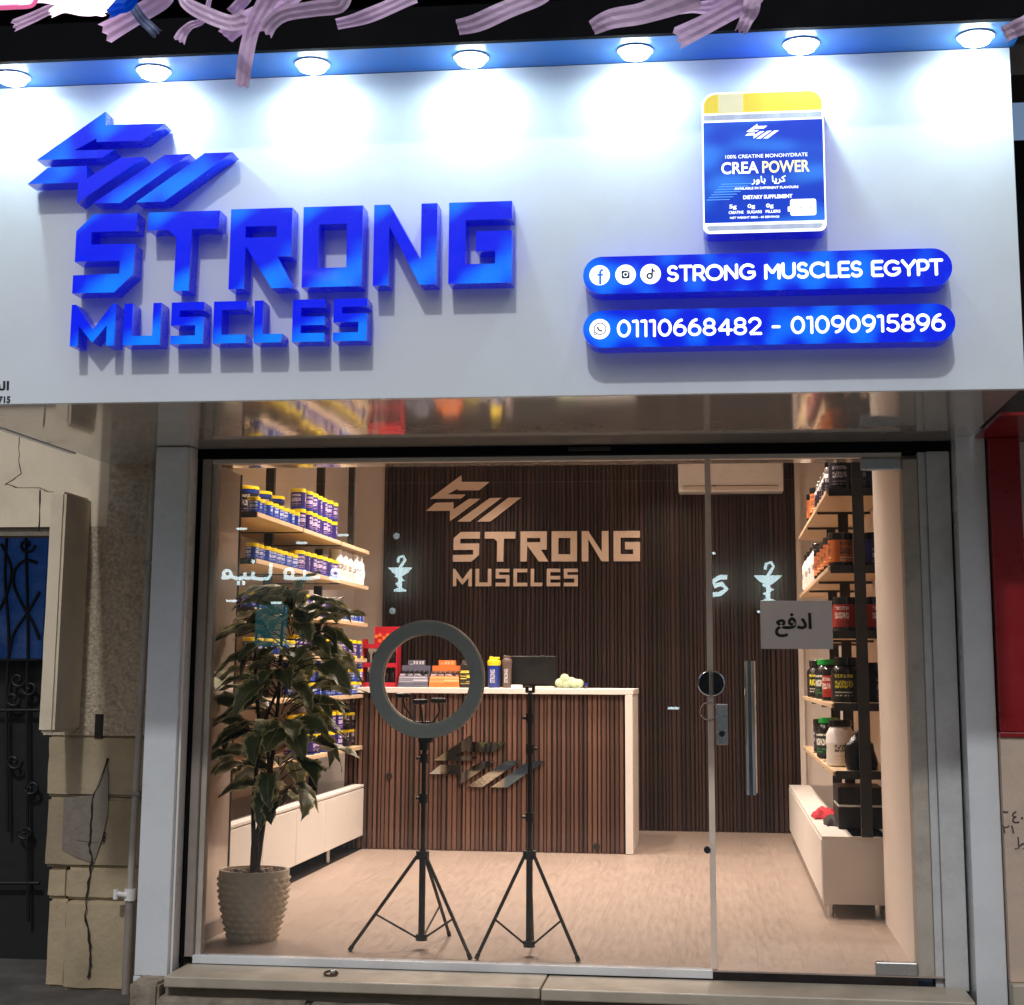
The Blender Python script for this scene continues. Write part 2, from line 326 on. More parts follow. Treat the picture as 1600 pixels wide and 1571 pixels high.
def part(name, mb, m, parent=None, smooth=False, bev=0):
    off = origin(parent) if parent else Vector((0, 0, 0))
    me = bpy.data.meshes.new(name); me.from_pydata([v-off for v in mb.v], [], mb.f)
    bm = bmesh.new(); bm.from_mesh(me); bmesh.ops.recalc_face_normals(bm, faces=bm.faces); bm.to_mesh(me); bm.free()
    return link_mesh(name, me, m, parent, smooth, bev)
def single(name, mb, m, label, cat, group=None, smooth=False, bev=0, base=None):
    """a thing that is one mesh; its origin sits at its base"""
    xs = [v.x for v in mb.v]; ys = [v.y for v in mb.v]; zs = [v.z for v in mb.v]
    c = Vector(((min(xs)+max(xs))/2, (min(ys)+max(ys))/2, min(zs))) if base is None else Vector(base)
    for v in mb.v: v -= c
    o = part(name, mb, m, None, smooth, bev); o.location = c
    return tag(o, label, cat, group)
def structure(name, mb, m, **k): return tag(part(name, mb, m, None, **k), kind='structure')
def copy_tree(o, parent=None):
    c = o.copy(); COL.objects.link(c); c.parent = parent
    for ch in o.children: copy_tree(ch, c)
    return c
_used = set()
def spawn(proto, loc, label, group, rz=0, s=1):
    o = proto if proto.name not in _used else copy_tree(proto)
    _used.add(proto.name); o.location = loc; o.rotation_euler.z = rz; o.scale = (s, s, s)
    o['label'] = label
    if group: o['group'] = group
    return o

def fill_mesh(loops, depth, bevel=0):
    """2-D outlines (x, z), holes allowed, turned to a slab: front at y = -depth, back at y = 0"""
    cu = bpy.data.curves.new('outline', 'CURVE'); cu.dimensions = '2D'; cu.fill_mode = 'BOTH'; cu.extrude = depth/2
    for lp in loops:
        sp = cu.splines.new('POLY'); sp.points.add(len(lp)-1); sp.use_cyclic_u = True
        for i, (x, z) in enumerate(lp): sp.points[i].co = (x, z, 0, 1)
    ob = bpy.data.objects.new('outline', cu); COL.objects.link(ob)
    bpy.context.view_layer.update()
    me = bpy.data.meshes.new_from_object(ob.evaluated_get(bpy.context.evaluated_depsgraph_get()))
    bpy.data.objects.remove(ob); bpy.data.curves.remove(cu)
    me.transform(Matrix(((1, 0, 0, 0), (0, 0, -1, -depth/2), (0, 1, 0, 0), (0, 0, 0, 1))))
    me.materials.clear()
    return me
def split_front(me):
    """front faces and the rest as two meshes"""
    out = []
    for front in (True, False):
        bm = bmesh.new(); bm.from_mesh(me); bmesh.ops.remove_doubles(bm, verts=bm.verts, dist=1e-5); bm.normal_update()
        ymin = min(v.co.y for v in bm.verts)
        kill = [f for f in bm.faces if (all(abs(v.co.y-ymin) < 1e-5 for v in f.verts)) != front]
        bmesh.ops.delete(bm, geom=kill, context='FACES')
        m2 = bpy.data.meshes.new('m'); bm.to_mesh(m2); bm.free(); out.append(m2)
    return out
def text_mesh(s, x0, x1, z0, z1, y, bold=.0, depth=.0012, mirror=False, cap=True):
    """flat lettering that fills x0..x1, baseline..cap height z0..z1, standing at y facing the street"""
    cu = bpy.data.curves.new('t', 'FONT'); cu.body = s; cu.offset = bold; cu.extrude = .5; cu.resolution_u = 4
    ob = bpy.data.objects.new('t', cu); COL.objects.link(ob); bpy.context.view_layer.update()
    me = bpy.data.meshes.new_from_object(ob.evaluated_get(bpy.context.evaluated_depsgraph_get()))
    bpy.data.objects.remove(ob); bpy.data.curves.remove(cu)
    xs = [v.co.x for v in me.vertices]; ys = [v.co.y for v in me.vertices]; a, b = min(xs), max(xs)
    lo, hi = min(ys), max(ys)
    for v in me.vertices:
        u = (v.co.x-a)/(b-a); u = 1-u if mirror else u
        v.co = (x0+(x1-x0)*u, y-depth/2-v.co.z*depth, z0+(z1-z0)*(v.co.y-lo)/(hi-lo))
    me.materials.clear()
    return me
def text_part(name, s, x0, x1, z0, z1, y, m, parent, split=False, **k):
    me = text_mesh(s, x0, x1, z0, z1, y, **k); me.transform(Matrix.Translation(-origin(parent)))
    if not split: return link_mesh(name, me, m, parent)
    # one object for each character
    nv = len(me.vertices); root = list(range(nv))
    def find(i):
        while root[i] != i: root[i] = root[root[i]]; i = root[i]
        return i
    for p in me.polygons:
        a_ = find(p.vertices[0])
        for v in p.vertices[1:]: root[find(v)] = a_
    comp = {}
    for v in me.vertices: comp.setdefault(tuple(round(q, 6) for q in v.co), []).append(find(v.index))
    for l in comp.values():
        for q in l[1:]: root[find(q)] = find(l[0])
    groups = {}
    for p in me.polygons: groups.setdefault(find(p.vertices[0]), []).append(p)
    for ps in groups.values():
        idx = sorted({v for p in ps for v in p.vertices}); mp_ = {v: i for i, v in enumerate(idx)}
        m2 = bpy.data.meshes.new(name); m2.from_pydata([me.vertices[v].co.copy() for v in idx], [], [[mp_[v] for v in p.vertices] for p in ps]); link_mesh(name, m2, m, parent)
def px_text(name, s, xa, xb, ytop, ybot, Y, m, parent, **k):
    a = onY(xa, ybot, Y); b = onY(xb, ytop, Y)
    return text_part(name, s, a.x, b.x, a.z, b.z, Y, m, parent, **k)

def shrinkless(o): return o

# ------------------------------------------------------------------ setting: street, shop shell
structure('street', MB().box((-30, -40, -.35), (30, 12, -.25)), 'asphalt')
structure('pavement', MB().box((-8, -1.1, -.26), (6, 1.3, -.2495)), 'street')
ZS = 2.124                      # underside of the sign
YP = -1.289                     # face of the white panel
fl = structure('floor', MB().box((-2.39, -.03, -.06), (.76, .66, -.004)).box((-3.05, .66, -.06), (.95, 5.9, -.004)), 'slatback')
PLK = bpy.data.meshes.new('plank'); _pb = MB().box((.0002, .0002, -.0038), (.1808, 1.1998, 0)); PLK.from_pydata(_pb.v, [], _pb.f); PLK.materials.append(M['floor'])
for i_ in range(18):
    for j_ in range(6):
        y0_ = -.031-.4*((i_*7) % 3)+1.2*j_; x0_ = -2.389+.181*i_ - (.362 if j_ > 9 else 0)
        if y0_ < -.03: sy = (y0_+1.2+.03)/1.2; y0_ = -.03
        else: sy = 1
        if y0_+1.2*sy > 5.78: sy = (5.78-y0_)/1.2
        if sy < .02: continue
        o_ = bpy.data.objects.new('plank', PLK); COL.objects.link(o_); o_.parent = fl; o_.location = (x0_, y0_, 0); o_.scale = (1, sy, 1)
structure('ceiling', MB().box((-3.05, .05, 2.81), (.95, 5.9, 2.9)), 'ceil')
wl = MB().box((-3.05, .67, 0), (-2.86, 5.9, 2.81)); structure('wall_left', wl, 'wall')
structure('wall_right', MB().box((.86, .1, 0), (1.0, 5.9, 2.81)).box((.775, .1, 0), (.86, 1.36, 2.81)), 'wall')
wb = structure('wall_back', MB().box((-2.86, 5.79, 0), (.86, 5.9, 2.81)), 'wall')
tag(part('slat_backing', MB().box((-2.625, 5.772, 0), (.60, 5.79, 2.81)), 'slatback', wb))
# walnut slats of the back wall, each its own piece (five widths shared)
def slats(x0, x1, z0, z1, y, parent, m, widths, gap, depth):
    rng = random.Random(3); meshes = []
    for wd in widths:
        mb = MB().prism([(0, z0), (wd, z0), (wd, z1), (0, z1)], 0, -depth)
        me = bpy.data.meshes.new('slat'); me.from_pydata(mb.v, [], mb.f)
        bm = bmesh.new(); bm.from_mesh(me); bmesh.ops.bevel(bm, geom=[e for e in bm.edges if abs(e.verts[0].co.z-e.verts[1].co.z) > .1 and e.verts[0].co.y < -.001], offset=min(.003, depth*.3), segments=1, affect='EDGES')
        bmesh.ops.recalc_face_normals(bm, faces=bm.faces); bm.to_mesh(me); bm.free()
        me.materials.append(M[m]); meshes.append((wd, me))
    x = x0; off = origin(parent)
    while True:
        wd, me = rng.choice(meshes)
        if x+wd > x1: break
        o = bpy.data.objects.new('slat', me); COL.objects.link(o); o.parent = parent; o.location = Vector((x, y+rng.uniform(-.002, .002), 0))-off
        x += wd+gap*rng.choice((.7, 1, 1, 1.6))
slats(-2.62, .60, .0, 2.80, 5.772, wb, 'slat', (.018, .022, .026, .03), .007, .014)
# right end trim of the slat wall
structure('corner_trim', MB().box((.602, 5.73, 0), (.64, 5.789, 2.81)), 'wall')

# glossy side panel just inside the glass on the left, with its dark rear edge
t = thing('side_panel', 'cream glossy panel just inside the left edge of the glass', 'panel', (-2.4, .4, 0))
part('face_panel', MB().box((-2.39, .10, 0), (-2.262, .66, 2.10)), 'gloss_wall', t, bev=.003)
part('edge_strip', MB().box((-2.39, .662, 0), (-2.258, .676, 2.10)), 'metalblack', t)
part('skirting', MB().box((-2.262, .10, .001), (-2.25, .66, .07)), 'frame', t, bev=.002)

# ------------------------------------------------------------------ sign box
t = thing('sign_board', 'long white fascia panel with a glossy grey underside over the shop', 'sign', (-.9, -1.2, ZS))
part('front_panel', MB().box((-2.93, YP, ZS), (1.037, YP+.03, 3.333)), 'panel', t, bev=.002)
part('underside', MB().box((-2.83, YP+.031, ZS+.003), (1.025, .62, ZS+.02)), 'soffit', t)
part('end_panel', MB().box((1.006, YP+.031, ZS+.021), (1.03, -.2, 3.33)), 'panel', t)
part('end_panel', MB().box((-2.93, YP+.031, ZS+.021), (-2.905, .2, 3.33)), 'panel', t)
a = onY(14, 610, YP); b = onY(16, 630, YP)
text_part('maker_lettering', '\ufee8\ufedf\ufe8d', a.x-.05, a.x, a.z, a.z+.034, YP-.001, 'ink', t, bold=.03)
text_part('maker_number', '715', b.x-.045, b.x, b.z, b.z+.025, YP-.001, 'ink', t, bold=.03)

t = thing('eave', 'projecting blue eave that holds the row of sign downlights', 'eave', (-.9, -1.4, 3.333))
part('blue_underside', MB().box((-2.93, -1.52, 3.334), (1.05, YP-.001, 3.35)), 'eave', t)
part('black_fascia', MB().box((-2.93, -1.545, 3.334), (1.05, -1.521, 3.47)), 'black', t)
part('top_board', MB().box((-2.93, -1.52, 3.455), (1.05, -1.0, 3.47)), 'black', t)
t = thing('upper_facade', 'dark unlit upper facade above the eave', 'building', (0, -.6, 3.3))
part('wall', MB().box((-2.95, -1.0, 3.34), (6, -.7, 9)), 'upper', t)
part('side_wall', MB().box((1.075, -.25, 2.14), (6, -.05, 3.339)), 'upper', t)
part('ledge', MB().box((-2.95, -1.25, 3.72), (6, -1.0, 3.80)), 'upper', t)

LAMPS = [(15, 115), (240, 110), (491, 104), (738, 94), (993, 82), (1252, 67), (1525, 55)]
where = ['cut by the left edge of the photo', 'above the blue arrow emblem', 'above the letters T and R', 'above the letters N and G', 'just left of the jar light box', 'above the yellow lid of the jar light box', 'at the right end of the eave']
for i, (x, y) in enumerate(LAMPS):
    p = onZ(x, y, 3.333)
    t = thing('sign_downlight', 'bright round downlight in the blue eave, ' + where[i], 'downlight', (p.x, -1.405, 3.333), 'downlights in the blue eave')
    part('trim', MB().lathe([(.05, -.001), (.064, -.001), (.064, -.004), (.056, -.006), (.05, -.005)], (p.x, -1.405, 3.333), 24), 'plasticw', t, True)
    part('lens', MB().lathe([(.0001, -.034), (.024, -.032), (.046, -.023), (.058, -.003)], (p.x, -1.405, 3.333), 24), 'lamp', t, True)  # dome enlarged so its shape stands in for the glow round the lamp
    ld = bpy.data.lights.new('sign_spot', 'AREA'); ld.shape = 'DISK'; ld.size = .03; ld.energy = 2.6; ld.color = (.62, .89, 1)
    lo = bpy.data.objects.new('sign_spot', ld); COL.objects.link(lo); lo.parent = t; lo.location = (0, 0, -.04)

# ------------------------------------------------------------------ letters
GL = {}
def norm(pts): return [((x-265)/1287., (655-y)/212.) for x, y in pts]
GL['S'] = [norm([(268, 490), (318, 445), (452, 445), (450, 493), (315, 493), (315, 527), (447, 527), (447, 608), (392, 656), (265, 656), (265, 608), (405, 606), (405, 572), (268, 572)])]
GL['T'] = [norm([(485, 445), (700, 445), (698, 493), (618, 493), (615, 656), (570, 656), (572, 515), (548, 493), (485, 493)])]
GL['R'] = [norm([(733, 443), (915, 443), (915, 572), (875, 572), (925, 655), (860, 655), (780, 542), (778, 655), (733, 655)]), norm([(778, 490), (870, 490), (870, 520), (778, 520)])]
GL['O'] = [norm([(948, 443), (1122, 443), (1122, 655), (948, 655)]), norm([(995, 490), (1077, 490), (1077, 605), (995, 605)])]
GL['N'] = [norm([(1155, 443), (1200, 443), (1292, 590), (1292, 443), (1338, 443), (1338, 655), (1290, 655), (1200, 500), (1200, 655), (1155, 655)])]
GL['G'] = [norm([(1372, 443), (1552, 443), (1552, 490), (1420, 490), (1420, 605), (1505, 605), (1505, 572), (1450, 572), (1450, 520), (1552, 520), (1552, 655), (1372, 655)])]
ML = []
def norm2(pts): return [((x-262)/858., (828-y)/128.) for x, y in pts]
ML.append(('M', [norm2([(262, 700), (275, 700), (328, 778), (382, 700), (393, 700), (393, 828), (369, 828), (369, 765), (328, 818), (286, 765), (286, 828), (262, 828)])]))
ML.append(('U', [norm2([(418, 700), (443, 700), (443, 800), (503, 800), (503, 700), (527, 700), (527, 828), (418, 828)])]))
def sgl(x): return [norm2([(x, 700), (x+95, 700), (x+95, 725), (x+24, 725), (x+24, 745), (x+95, 745), (x+95, 828), (x, 828), (x, 802), (x+71, 802), (x+71, 771), (x, 771)])]
ML.append(('S', sgl(557)))
ML.append(('C', [norm2([(680, 700), (775, 700), (775, 726), (704, 726), (704, 802), (775, 802), (775, 828), (680, 828)])]))
ML.append(('L', [norm2([(798, 700), (822, 700), (822, 802), (880, 802), (876, 828), (798, 828)])]))
ML.append(('E', [norm2([(908, 700), (1000, 700), (1000, 725), (932, 725), (932, 752), (1000, 752), (1000, 778), (932, 778), (932, 802), (1000, 802), (1000, 828), (908, 828)])]))
ML.append(('S', sgl(1025)))
def norm3(pts): return [((x-70)/665., (382-y)/327.) for x, y in pts]
EM = [norm3([(95, 220), (315, 55), (318, 103), (512, 105), (440, 163), (290, 163), (290, 150), (218, 190), (347, 192), (312, 220)]),
      norm3([(70, 305), (135, 248), (262, 246), (262, 295), (370, 222), (450, 222), (237, 378), (237, 305)]),
      norm3([(290, 380), (515, 218), (597, 216), (378, 382)]),
      norm3([(428, 382), (645, 216), (735, 216), (520, 382)])]
def place_loops(loops, x0, x1, z0, z1): return [[(x0+(x1-x0)*u, z0+(z1-z0)*v) for u, v in lp] for lp in loops]
def lit_letter(ch, loops, y_back, depth, label, name='sign_letter', face='face', side='side', group=None, root=None):
    xs = [p[0] for lp in loops for p in lp]; zs = [p[1] for lp in loops for p in lp]
    cx, cz = (min(xs)+max(xs))/2, min(zs)
    t = root or thing(name, label, 'letter', (cx, y_back, cz), group)
    o = origin(t)
    me = fill_mesh([[(x-o.x, z-o.z) for x, z in lp] for lp in loops], depth)
    me.transform(Matrix.Translation((0, y_back-o.y, 0)))
    f, s = split_front(me)
    link_mesh('face', f, face, t); link_mesh('return', s, side, t)
    return t
DP = .082; YF = YP-.004-DP
a = onY(113, 451, YF); b = onY(800, 316, YF); zt = (onY(117, 333, YF).z+b.z)/2; zb = (a.z+onY(798, 449, YF).z)/2
ordn = ['first', 'second', 'third', 'fourth', 'fifth', 'sixth', 'seventh']
for i, ch in enumerate('STRONG'):
    lit_letter(ch, place_loops(GL[ch], a.x, b.x, zb, zt), YP-.004, DP, 'large glowing blue block letter %s, %s letter of STRONG on the white fascia' % (ch, ordn[i]), group='large blue letters of STRONG')
a = onY(109, 538, YF); b = onY(574, 466, YF); zt = b.z; zb = (a.z+onY(574, 536, YF).z)/2
for i, (ch, lp) in enumerate(ML):
    lit_letter(ch, place_loops(lp, a.x, b.x, zb, zt), YP-.004, DP, 'small glowing blue block letter %s, %s letter of MUSCLES on the white fascia' % (ch, ordn[i]), group='small blue letters of MUSCLES')
a = onY(41, 322, YF); b = onY(366, 167, YF)
t = thing('sign_emblem', 'glowing blue emblem of an arrow and slanted bars above STRONG on the fascia', 'emblem', ((a.x+b.x)/2, YP, a.z))
for lp in EM:
    me = fill_mesh([[(x-t.location.x, z-t.location.z) for x, z in place_loops([lp], a.x, b.x, a.z, b.z)[0]]], DP)
    me.transform(Matrix.Translation((0, -.004, 0)))
    f, s = split_front(me); fo = link_mesh('bar_face', f, 'face', t); link_mesh('return', s, 'side', fo)

# wall letters inside, flat satin
YW = 5.755
a = onY(708, 878, YW); b = onY(1000, 830, YW); a2 = onY(708, 916.5, YW); b2 = onY(903, 889, YW)
for i, ch in enumerate('STRONG'):
    lit_letter(ch, place_loops(GL[ch], a.x, b.x, a.z, b.z), YW, .012, 'flat beige block letter %s, %s letter of STRONG on the dark slat wall' % (ch, ordn[i]), 'wall_letter', 'gold', 'gold', 'beige letters of STRONG on the back wall')
for i, (ch, lp) in enumerate(ML):
    lit_letter(ch, place_loops(lp, a2.x, b2.x, a2.z, b2.z), YW, .012, 'small flat beige letter %s, %s letter of MUSCLES on the dark slat wall' % (ch, ordn[i]), 'wall_letter', 'gold', 'gold', 'beige letters of MUSCLES on the back wall')
a = onY(666, 816, YW); b = onY(815, 742, YW)
t = thing('wall_emblem', 'flat beige arrow and bars emblem on the dark slat wall', 'emblem', ((a.x+b.x)/2, YW, a.z))
for lp in EM:
    me = fill_mesh([[(x-t.location.x, z-t.location.z) for x, z in place_loops([lp], a.x, b.x, a.z, b.z)[0]]], .012)
    link_mesh('bar', me, 'gold', t)

# ------------------------------------------------------------------ light boxes
def pill(x0, x1, z0, z1, n=14):
    r = (z1-z0)/2; c = (z0+z1)/2; P = []
    for k in range(n+1): q = -math.pi/2+math.pi*k/n; P.append((x1-r+r*math.cos(q), c+r*math.sin(q)))
    for k in range(n+1): q = math.pi/2+math.pi*k/n; P.append((x0+r+r*math.cos(q), c+r*math.sin(q)))
    return P
def rrect(x0, x1, z0, z1, rb, rt, n=6):
    P = []
    for cx, cz, r, q0 in ((x1-rb, z0+rb, rb, -90), (x1-rt, z1-rt, rt, 0), (x0+rt, z1-rt, rt, 90), (x0+rb, z0+rb, rb, 180)):
        for k in range(n+1): q = R(q0+90*k/n); P.append((cx+r*math.cos(q), cz+r*math.sin(q)))
    return P
def disc(cx, cz, r, n=28): return [(cx+r*math.cos(2*math.pi*k/n), cz+r*math.sin(2*math.pi*k/n)) for k in range(n)]
def plate(name, loops, y, d, m, parent):
    o = origin(parent); me = fill_mesh([[(x-o.x, z-o.z) for x, z in lp] for lp in loops], d); me.transform(Matrix.Translation((0, y-o.y, 0)))
    return link_mesh(name, me, m, parent)
def stroke(name, pts, wd, y, d, m, parent):
    """a flat bent stroke of even width in the x-z plane"""
    L_, R_ = [], []
    for i, p in enumerate(pts):
        q0, q1 = pts[max(i-1, 0)], pts[min(i+1, len(pts)-1)]; dx, dz = q1[0]-q0[0], q1[1]-q0[1]; l = math.hypot(dx, dz) or 1
        L_.append((p[0]-dz/l*wd/2, p[1]+dx/l*wd/2)); R_.append((p[0]+dz/l*wd/2, p[1]-dx/l*wd/2))
    mb = MB(); n = len(pts)
    for i in range(n-1): mb.prism([L_[i], R_[i], R_[i+1], L_[i+1]], y, y-d)
    return part(name, mb, m, parent)

# rounded stroke lettering of the two pill light boxes: each character is a bent tube pressed flat
def _arc(cx, cy, rx, ry, a0, a1, n=12): return [(cx+rx*math.cos(R(a0+(a1-a0)*k/n)), cy+ry*math.sin(R(a0+(a1-a0)*k/n))) for k in range(n+1)]
def _ell(cx, cy, rx, ry): return _arc(cx, cy, rx, ry, 90, 450, 22)
STROKES = {
 'S': (.62, [_arc(.31, .74, .25, .26, 35, 265)+_arc(.31, .25, .28, .25, 85, -150)]),
 'T': (.66, [[(.0, 1), (.66, 1)], [(.33, 1), (.33, 0)]]),
 'R': (.64, [[(.04, 0), (.04, 1), (.34, 1)]+_arc(.34, .70, .27, .30, 90, -90)+[(.04, .40)], [(.36, .40), (.64, 0)]]),
 'O': (.98, [_ell(.49, .5, .47, .5)]),
 'N': (.76, [[(.04, 0), (.04, 1), (.72, 0), (.72, 1)]]),
 'G': (.92, [_arc(.49, .5, .46, .5, 48, 330)+[(.89, .25), (.89, .46), (.56, .46)]]),
 'M': (.90, [[(.04, 0), (.04, 1), (.45, .36), (.86, 1), (.86, 0)]]),
 'U': (.76, [[(.04, 1), (.04, .36)]+_arc(.38, .36, .34, .36, 180, 360)+[(.72, 1)]]),
 'C': (.84, [_arc(.49, .5, .46, .5, 48, 312)]),
 'L': (.56, [[(.04, 1), (.04, 0), (.56, 0)]]),
 'E': (.60, [[(.60, 1), (.04, 1), (.04, 0), (.60, 0)], [(.04, .51), (.53, .51)]]),
 'Y': (.74, [[(.0, 1), (.37, .46), (.74, 1)], [(.37, .46), (.37, 0)]]),
 'P': (.62, [[(.04, 0), (.04, 1), (.34, 1)]+_arc(.34, .67, .28, .33, 90, -90)+[(.04, .34)]]),
 '0': (.68, [_ell(.34, .5, .31, .5)]),
 '1': (.30, [[(.02, .97), (.24, 1), (.24, 0)]]),
 '2': (.62, [_arc(.31, .71, .28, .29, 165, -35)+[(.04, 0), (.62, 0)]]),
 '4': (.70, [[(.52, 0), (.52, 1), (.02, .27), (.70, .27)]]),
 '5': (.62, [[(.55, 1), (.12, 1), (.08, .56)]+_arc(.30, .31, .30, .31, 110, -145)]),
 '6': (.64, [_ell(.32, .31, .29, .31), _arc(.47, .31, .44, .69, 180, 98)]),
 '8': (.64, [_ell(.32, .75, .25, .25), _ell(.32, .26, .29, .26)]),
 '9': (.64, [_ell(.32, .69, .29, .31), _arc(.17, .69, .44, .69, 0, -82)]),
 '-': (.40, [[(.04, .42), (.36, .42)]]), ' ': (.30, [])}
def stroke_text(s, x0, x1, z0, z1, y, wd, m, parent):
    gap = .17; h = z1-z0; tot = sum(STROKES[c][0]+gap for c in s)-gap; k = (x1-x0-wd)/tot; x = x0+wd/2; off = origin(parent)
    for c in s:
        w_, paths = STROKES[c]
        if paths:
            mb = MB()
            for j, p in enumerate(paths):
                q = [Vector((x+u*k, 0, z0+wd/2+v*(h-wd))) for u, v in p]
                # sharp corners get a short step on both sides so that the tube keeps its width
                d = [q[0]]
                for i in range(1, len(q)-1):
                    e0, e1 = (q[i-1]-q[i]), (q[i+1]-q[i])
                    if e0.length > wd and e1.length > wd*.3 and e0.angle(e1) < R(160): d += [q[i]+e0.normalized()*wd*.12, q[i]+e1.normalized()*min(wd*.12, e1.length*.4)]
                    else: d.append(q[i])
                d.append(q[-1]); mb.tube(d, wd/2, 10)
                for e in (d[0], d[-1]):
                    mb.add([e+Vector((wd/2*math.cos(2*math.pi*i/12), wd/2*.9*t_, wd/2*math.sin(2*math.pi*i/12))) for t_ in (-1, 1) for i in range(12)], [tuple(range(12)), tuple(range(23, 11, -1))]+[(i, 12+i, 12+(i+1) % 12, (i+1) % 12) for i in range(12)])
            for i, v in enumerate(mb.v): v.y = y+v.y/wd*.003-.0005
            part('character', mb, m, parent)
        x += (w_+gap)*k
DB = .095; YB = YP-.006-DB
def lightbox(y_top_l, y_top_r, y_bot_l, y_bot_r, x_l, x_r, label, name):
    za = (onY(934, y_bot_l, YB).z+onY(1464, y_bot_r, YB).z)/2; zc = (onY(934, y_top_l, YB).z+onY(1464, y_top_r, YB).z)/2
    xa = onY(x_l, (y_top_l+y_bot_l)/2, YB).x; xb = onY(x_r, (y_top_r+y_bot_r)/2, YB).x
    t = thing(name, label, 'light box', ((xa+xb)/2, YP, za))
    me = fill_mesh([[(x-t.location.x, z-t.location.z) for x, z in pill(xa, xb, za, zc)]], DB); me.transform(Matrix.Translation((0, -.006, 0)))
    f, s = split_front(me); link_mesh('face', f, 'pill', t); link_mesh('return', s, 'side', t)
    return t, za, zc
yt = YB-.001
t, za, zc = lightbox(403, 386.6, 461.6, 446, 911, 1488, 'upper blue pill light box reading STRONG MUSCLES EGYPT', 'name_light_box')
zm = (za+zc)/2; rI = onY(953, 432, YB).x-onY(937, 432, YB).x
xa, xb = onY(1041, 433, YB).x, onY(1474, 421, YB).x; ch = onY(1041, 420, YB).z-onY(1041, 446, YB).z
stroke_text('STRONG MUSCLES EGYPT', xa, xb, zm-ch/2, zm+ch/2, yt, ch*.185, 'white_em', t)
ix = [onY(x, 431, YB).x for x in (937, 977.5, 1016.5)]
for x in ix: plate('round_icon', [disc(x, zm, rI)], yt, .0015, 'white_em', t)
yi = yt-.0018
x = ix[0]; stroke('letter_f', [(x+.012, zm+.017), (x+.006, zm+.018), (x+.002, zm+.012), (x+.002, zm-.033)], .0075, yi, .0008, 'pill', t)
stroke('letter_f_bar', [(x-.008, zm+.001), (x+.012, zm+.001)], .0065, yi-.0009, .0008, 'pill', t)
x = ix[1]; plate('camera_icon', [rrect(x-.014, x+.014, zm-.014, zm+.014, .005, .005)], yi, .0008, 'navy', t)
plate('camera_ring', [disc(x, zm, .0085), disc(x, zm, .0055)], yi-.0009, .0006, 'white_em', t); plate('camera_dot', [disc(x+.009, zm+.009, .002, 10)], yi-.0009, .0006, 'white_em', t)
x = ix[2]; plate('note_ring', [disc(x-.003, zm-.007, .0115), disc(x-.003, zm-.007, .0055)], yi, .0008, 'navy', t)
stroke('note_stem', [(x+.0058, zm-.007), (x+.0058, zm+.02), (x+.008, zm+.012), (x+.016, zm+.008)], .0055, yi-.0009, .0008, 'navy', t)
t, za, zc = lightbox(487.4, 473, 544.6, 533, 911, 1493, 'lower blue pill light box with two phone numbers', 'phone_light_box')
zm = (za+zc)/2
xa, xb = onY(963, 520, YB).x, onY(1478, 507, YB).x
stroke_text('01110668482 - 01090915896', xa, xb, zm-ch*.53, zm+ch*.53, yt, ch*.17, 'white_em', t)
x = ix[0]; plate('round_icon', [disc(x, zm, rI)], yt, .0015, 'white_em', t)
plate('bubble_ring', [disc(x+.001, zm+.001, .0215), disc(x+.001, zm+.001, .0185)], yi, .0008, 'navy', t)
stroke('handset', [(x-.007, zm+.009), (x-.006, zm+.001), (x+.000, zm-.006), (x+.009, zm-.007)], .0055, yi-.0009, .0008, 'navy', t)
stroke('bubble_tail', [(x-.017, zm-.010), (x-.021, zm-.021), (x-.010, zm-.017)], .003, yi-.0009, .0008, 'navy', t)

# jar-shaped light box
YJ = YP-.006-.1
a = onY(1099, 368, YJ); b = onY(1286, 139, YJ); b = Vector((b.x, 0, (b.z+onY(1100, 146, YJ).z)/2))
x0, x1, z0, z1 = a.x, b.x, a.z+.004, b.z
t = thing('jar_light_box', 'flat light box shaped and printed like a blue supplement jar with yellow lid', 'light box', ((x0+x1)/2, YP, z0))
me = fill_mesh([[(x-t.location.x, z-t.location.z) for x, z in rrect(x0, x1, z0, z1, .024, .05)]], .1); me.transform(Matrix.Translation((0, -.006, 0)))
f, s = split_front(me); link_mesh('face', f, 'white_em', t); link_mesh('return', s, 'side', t)
W = x1-x0; H = z1-z0
def J(u, v): return x0+W*u, z0+H*v       # u right, v up within the jar front
def jr(u0, u1, v0, v1, rb=.004, rt=.004): q0, q1 = J(u0, v0), J(u1, v1); return rrect(q0[0], q1[0], q0[1], q1[1], rb, rt)
plate('lid', [jr(.014, .986, .852, .988, .004, .045)], YJ-.0004, .0012, 'yellow_em', t)
plate('lid_highlight', [jr(.14, .34, .855, .985)], YJ-.0018, .0008, mat('pale_lid_shine', (.8, .78, .6), .3, emit=(.85, .8, .4), es=.45), t)
plate('neck_band', [jr(.015, .985, .80, .838)], YJ-.0004, .0012, 'silver_em', t)
plate('label', [jr(.012, .988, .075, .785)], YJ-.0004, .0012, 'label_em', t)
plate('base_band', [jr(.03, .97, .02, .055, .012, .004)], YJ-.0004, .0012, 'silver_em', t)
yl = YJ-.0018
for lp in EM:
    q0, q1 = J(.355, .66), J(.63, .765); plate('emblem_bar', place_loops([lp], q0[0], q1[0], q0[1], q1[1]), yl, .0008, 'white_em', t)
def jt(n, s, u0, u1, v0, v1, m='white_em', bold=.02): q0, q1 = J(u0, v0), J(u1, v1); text_part(n, s, q0[0], q1[0], q0[1], q1[1], yl, m, t, bold=bold, depth=.0008)
jt('small_lettering', '100% CREATINE MONOHYDRATE', .19, .86, .525, .55, bold=.005)
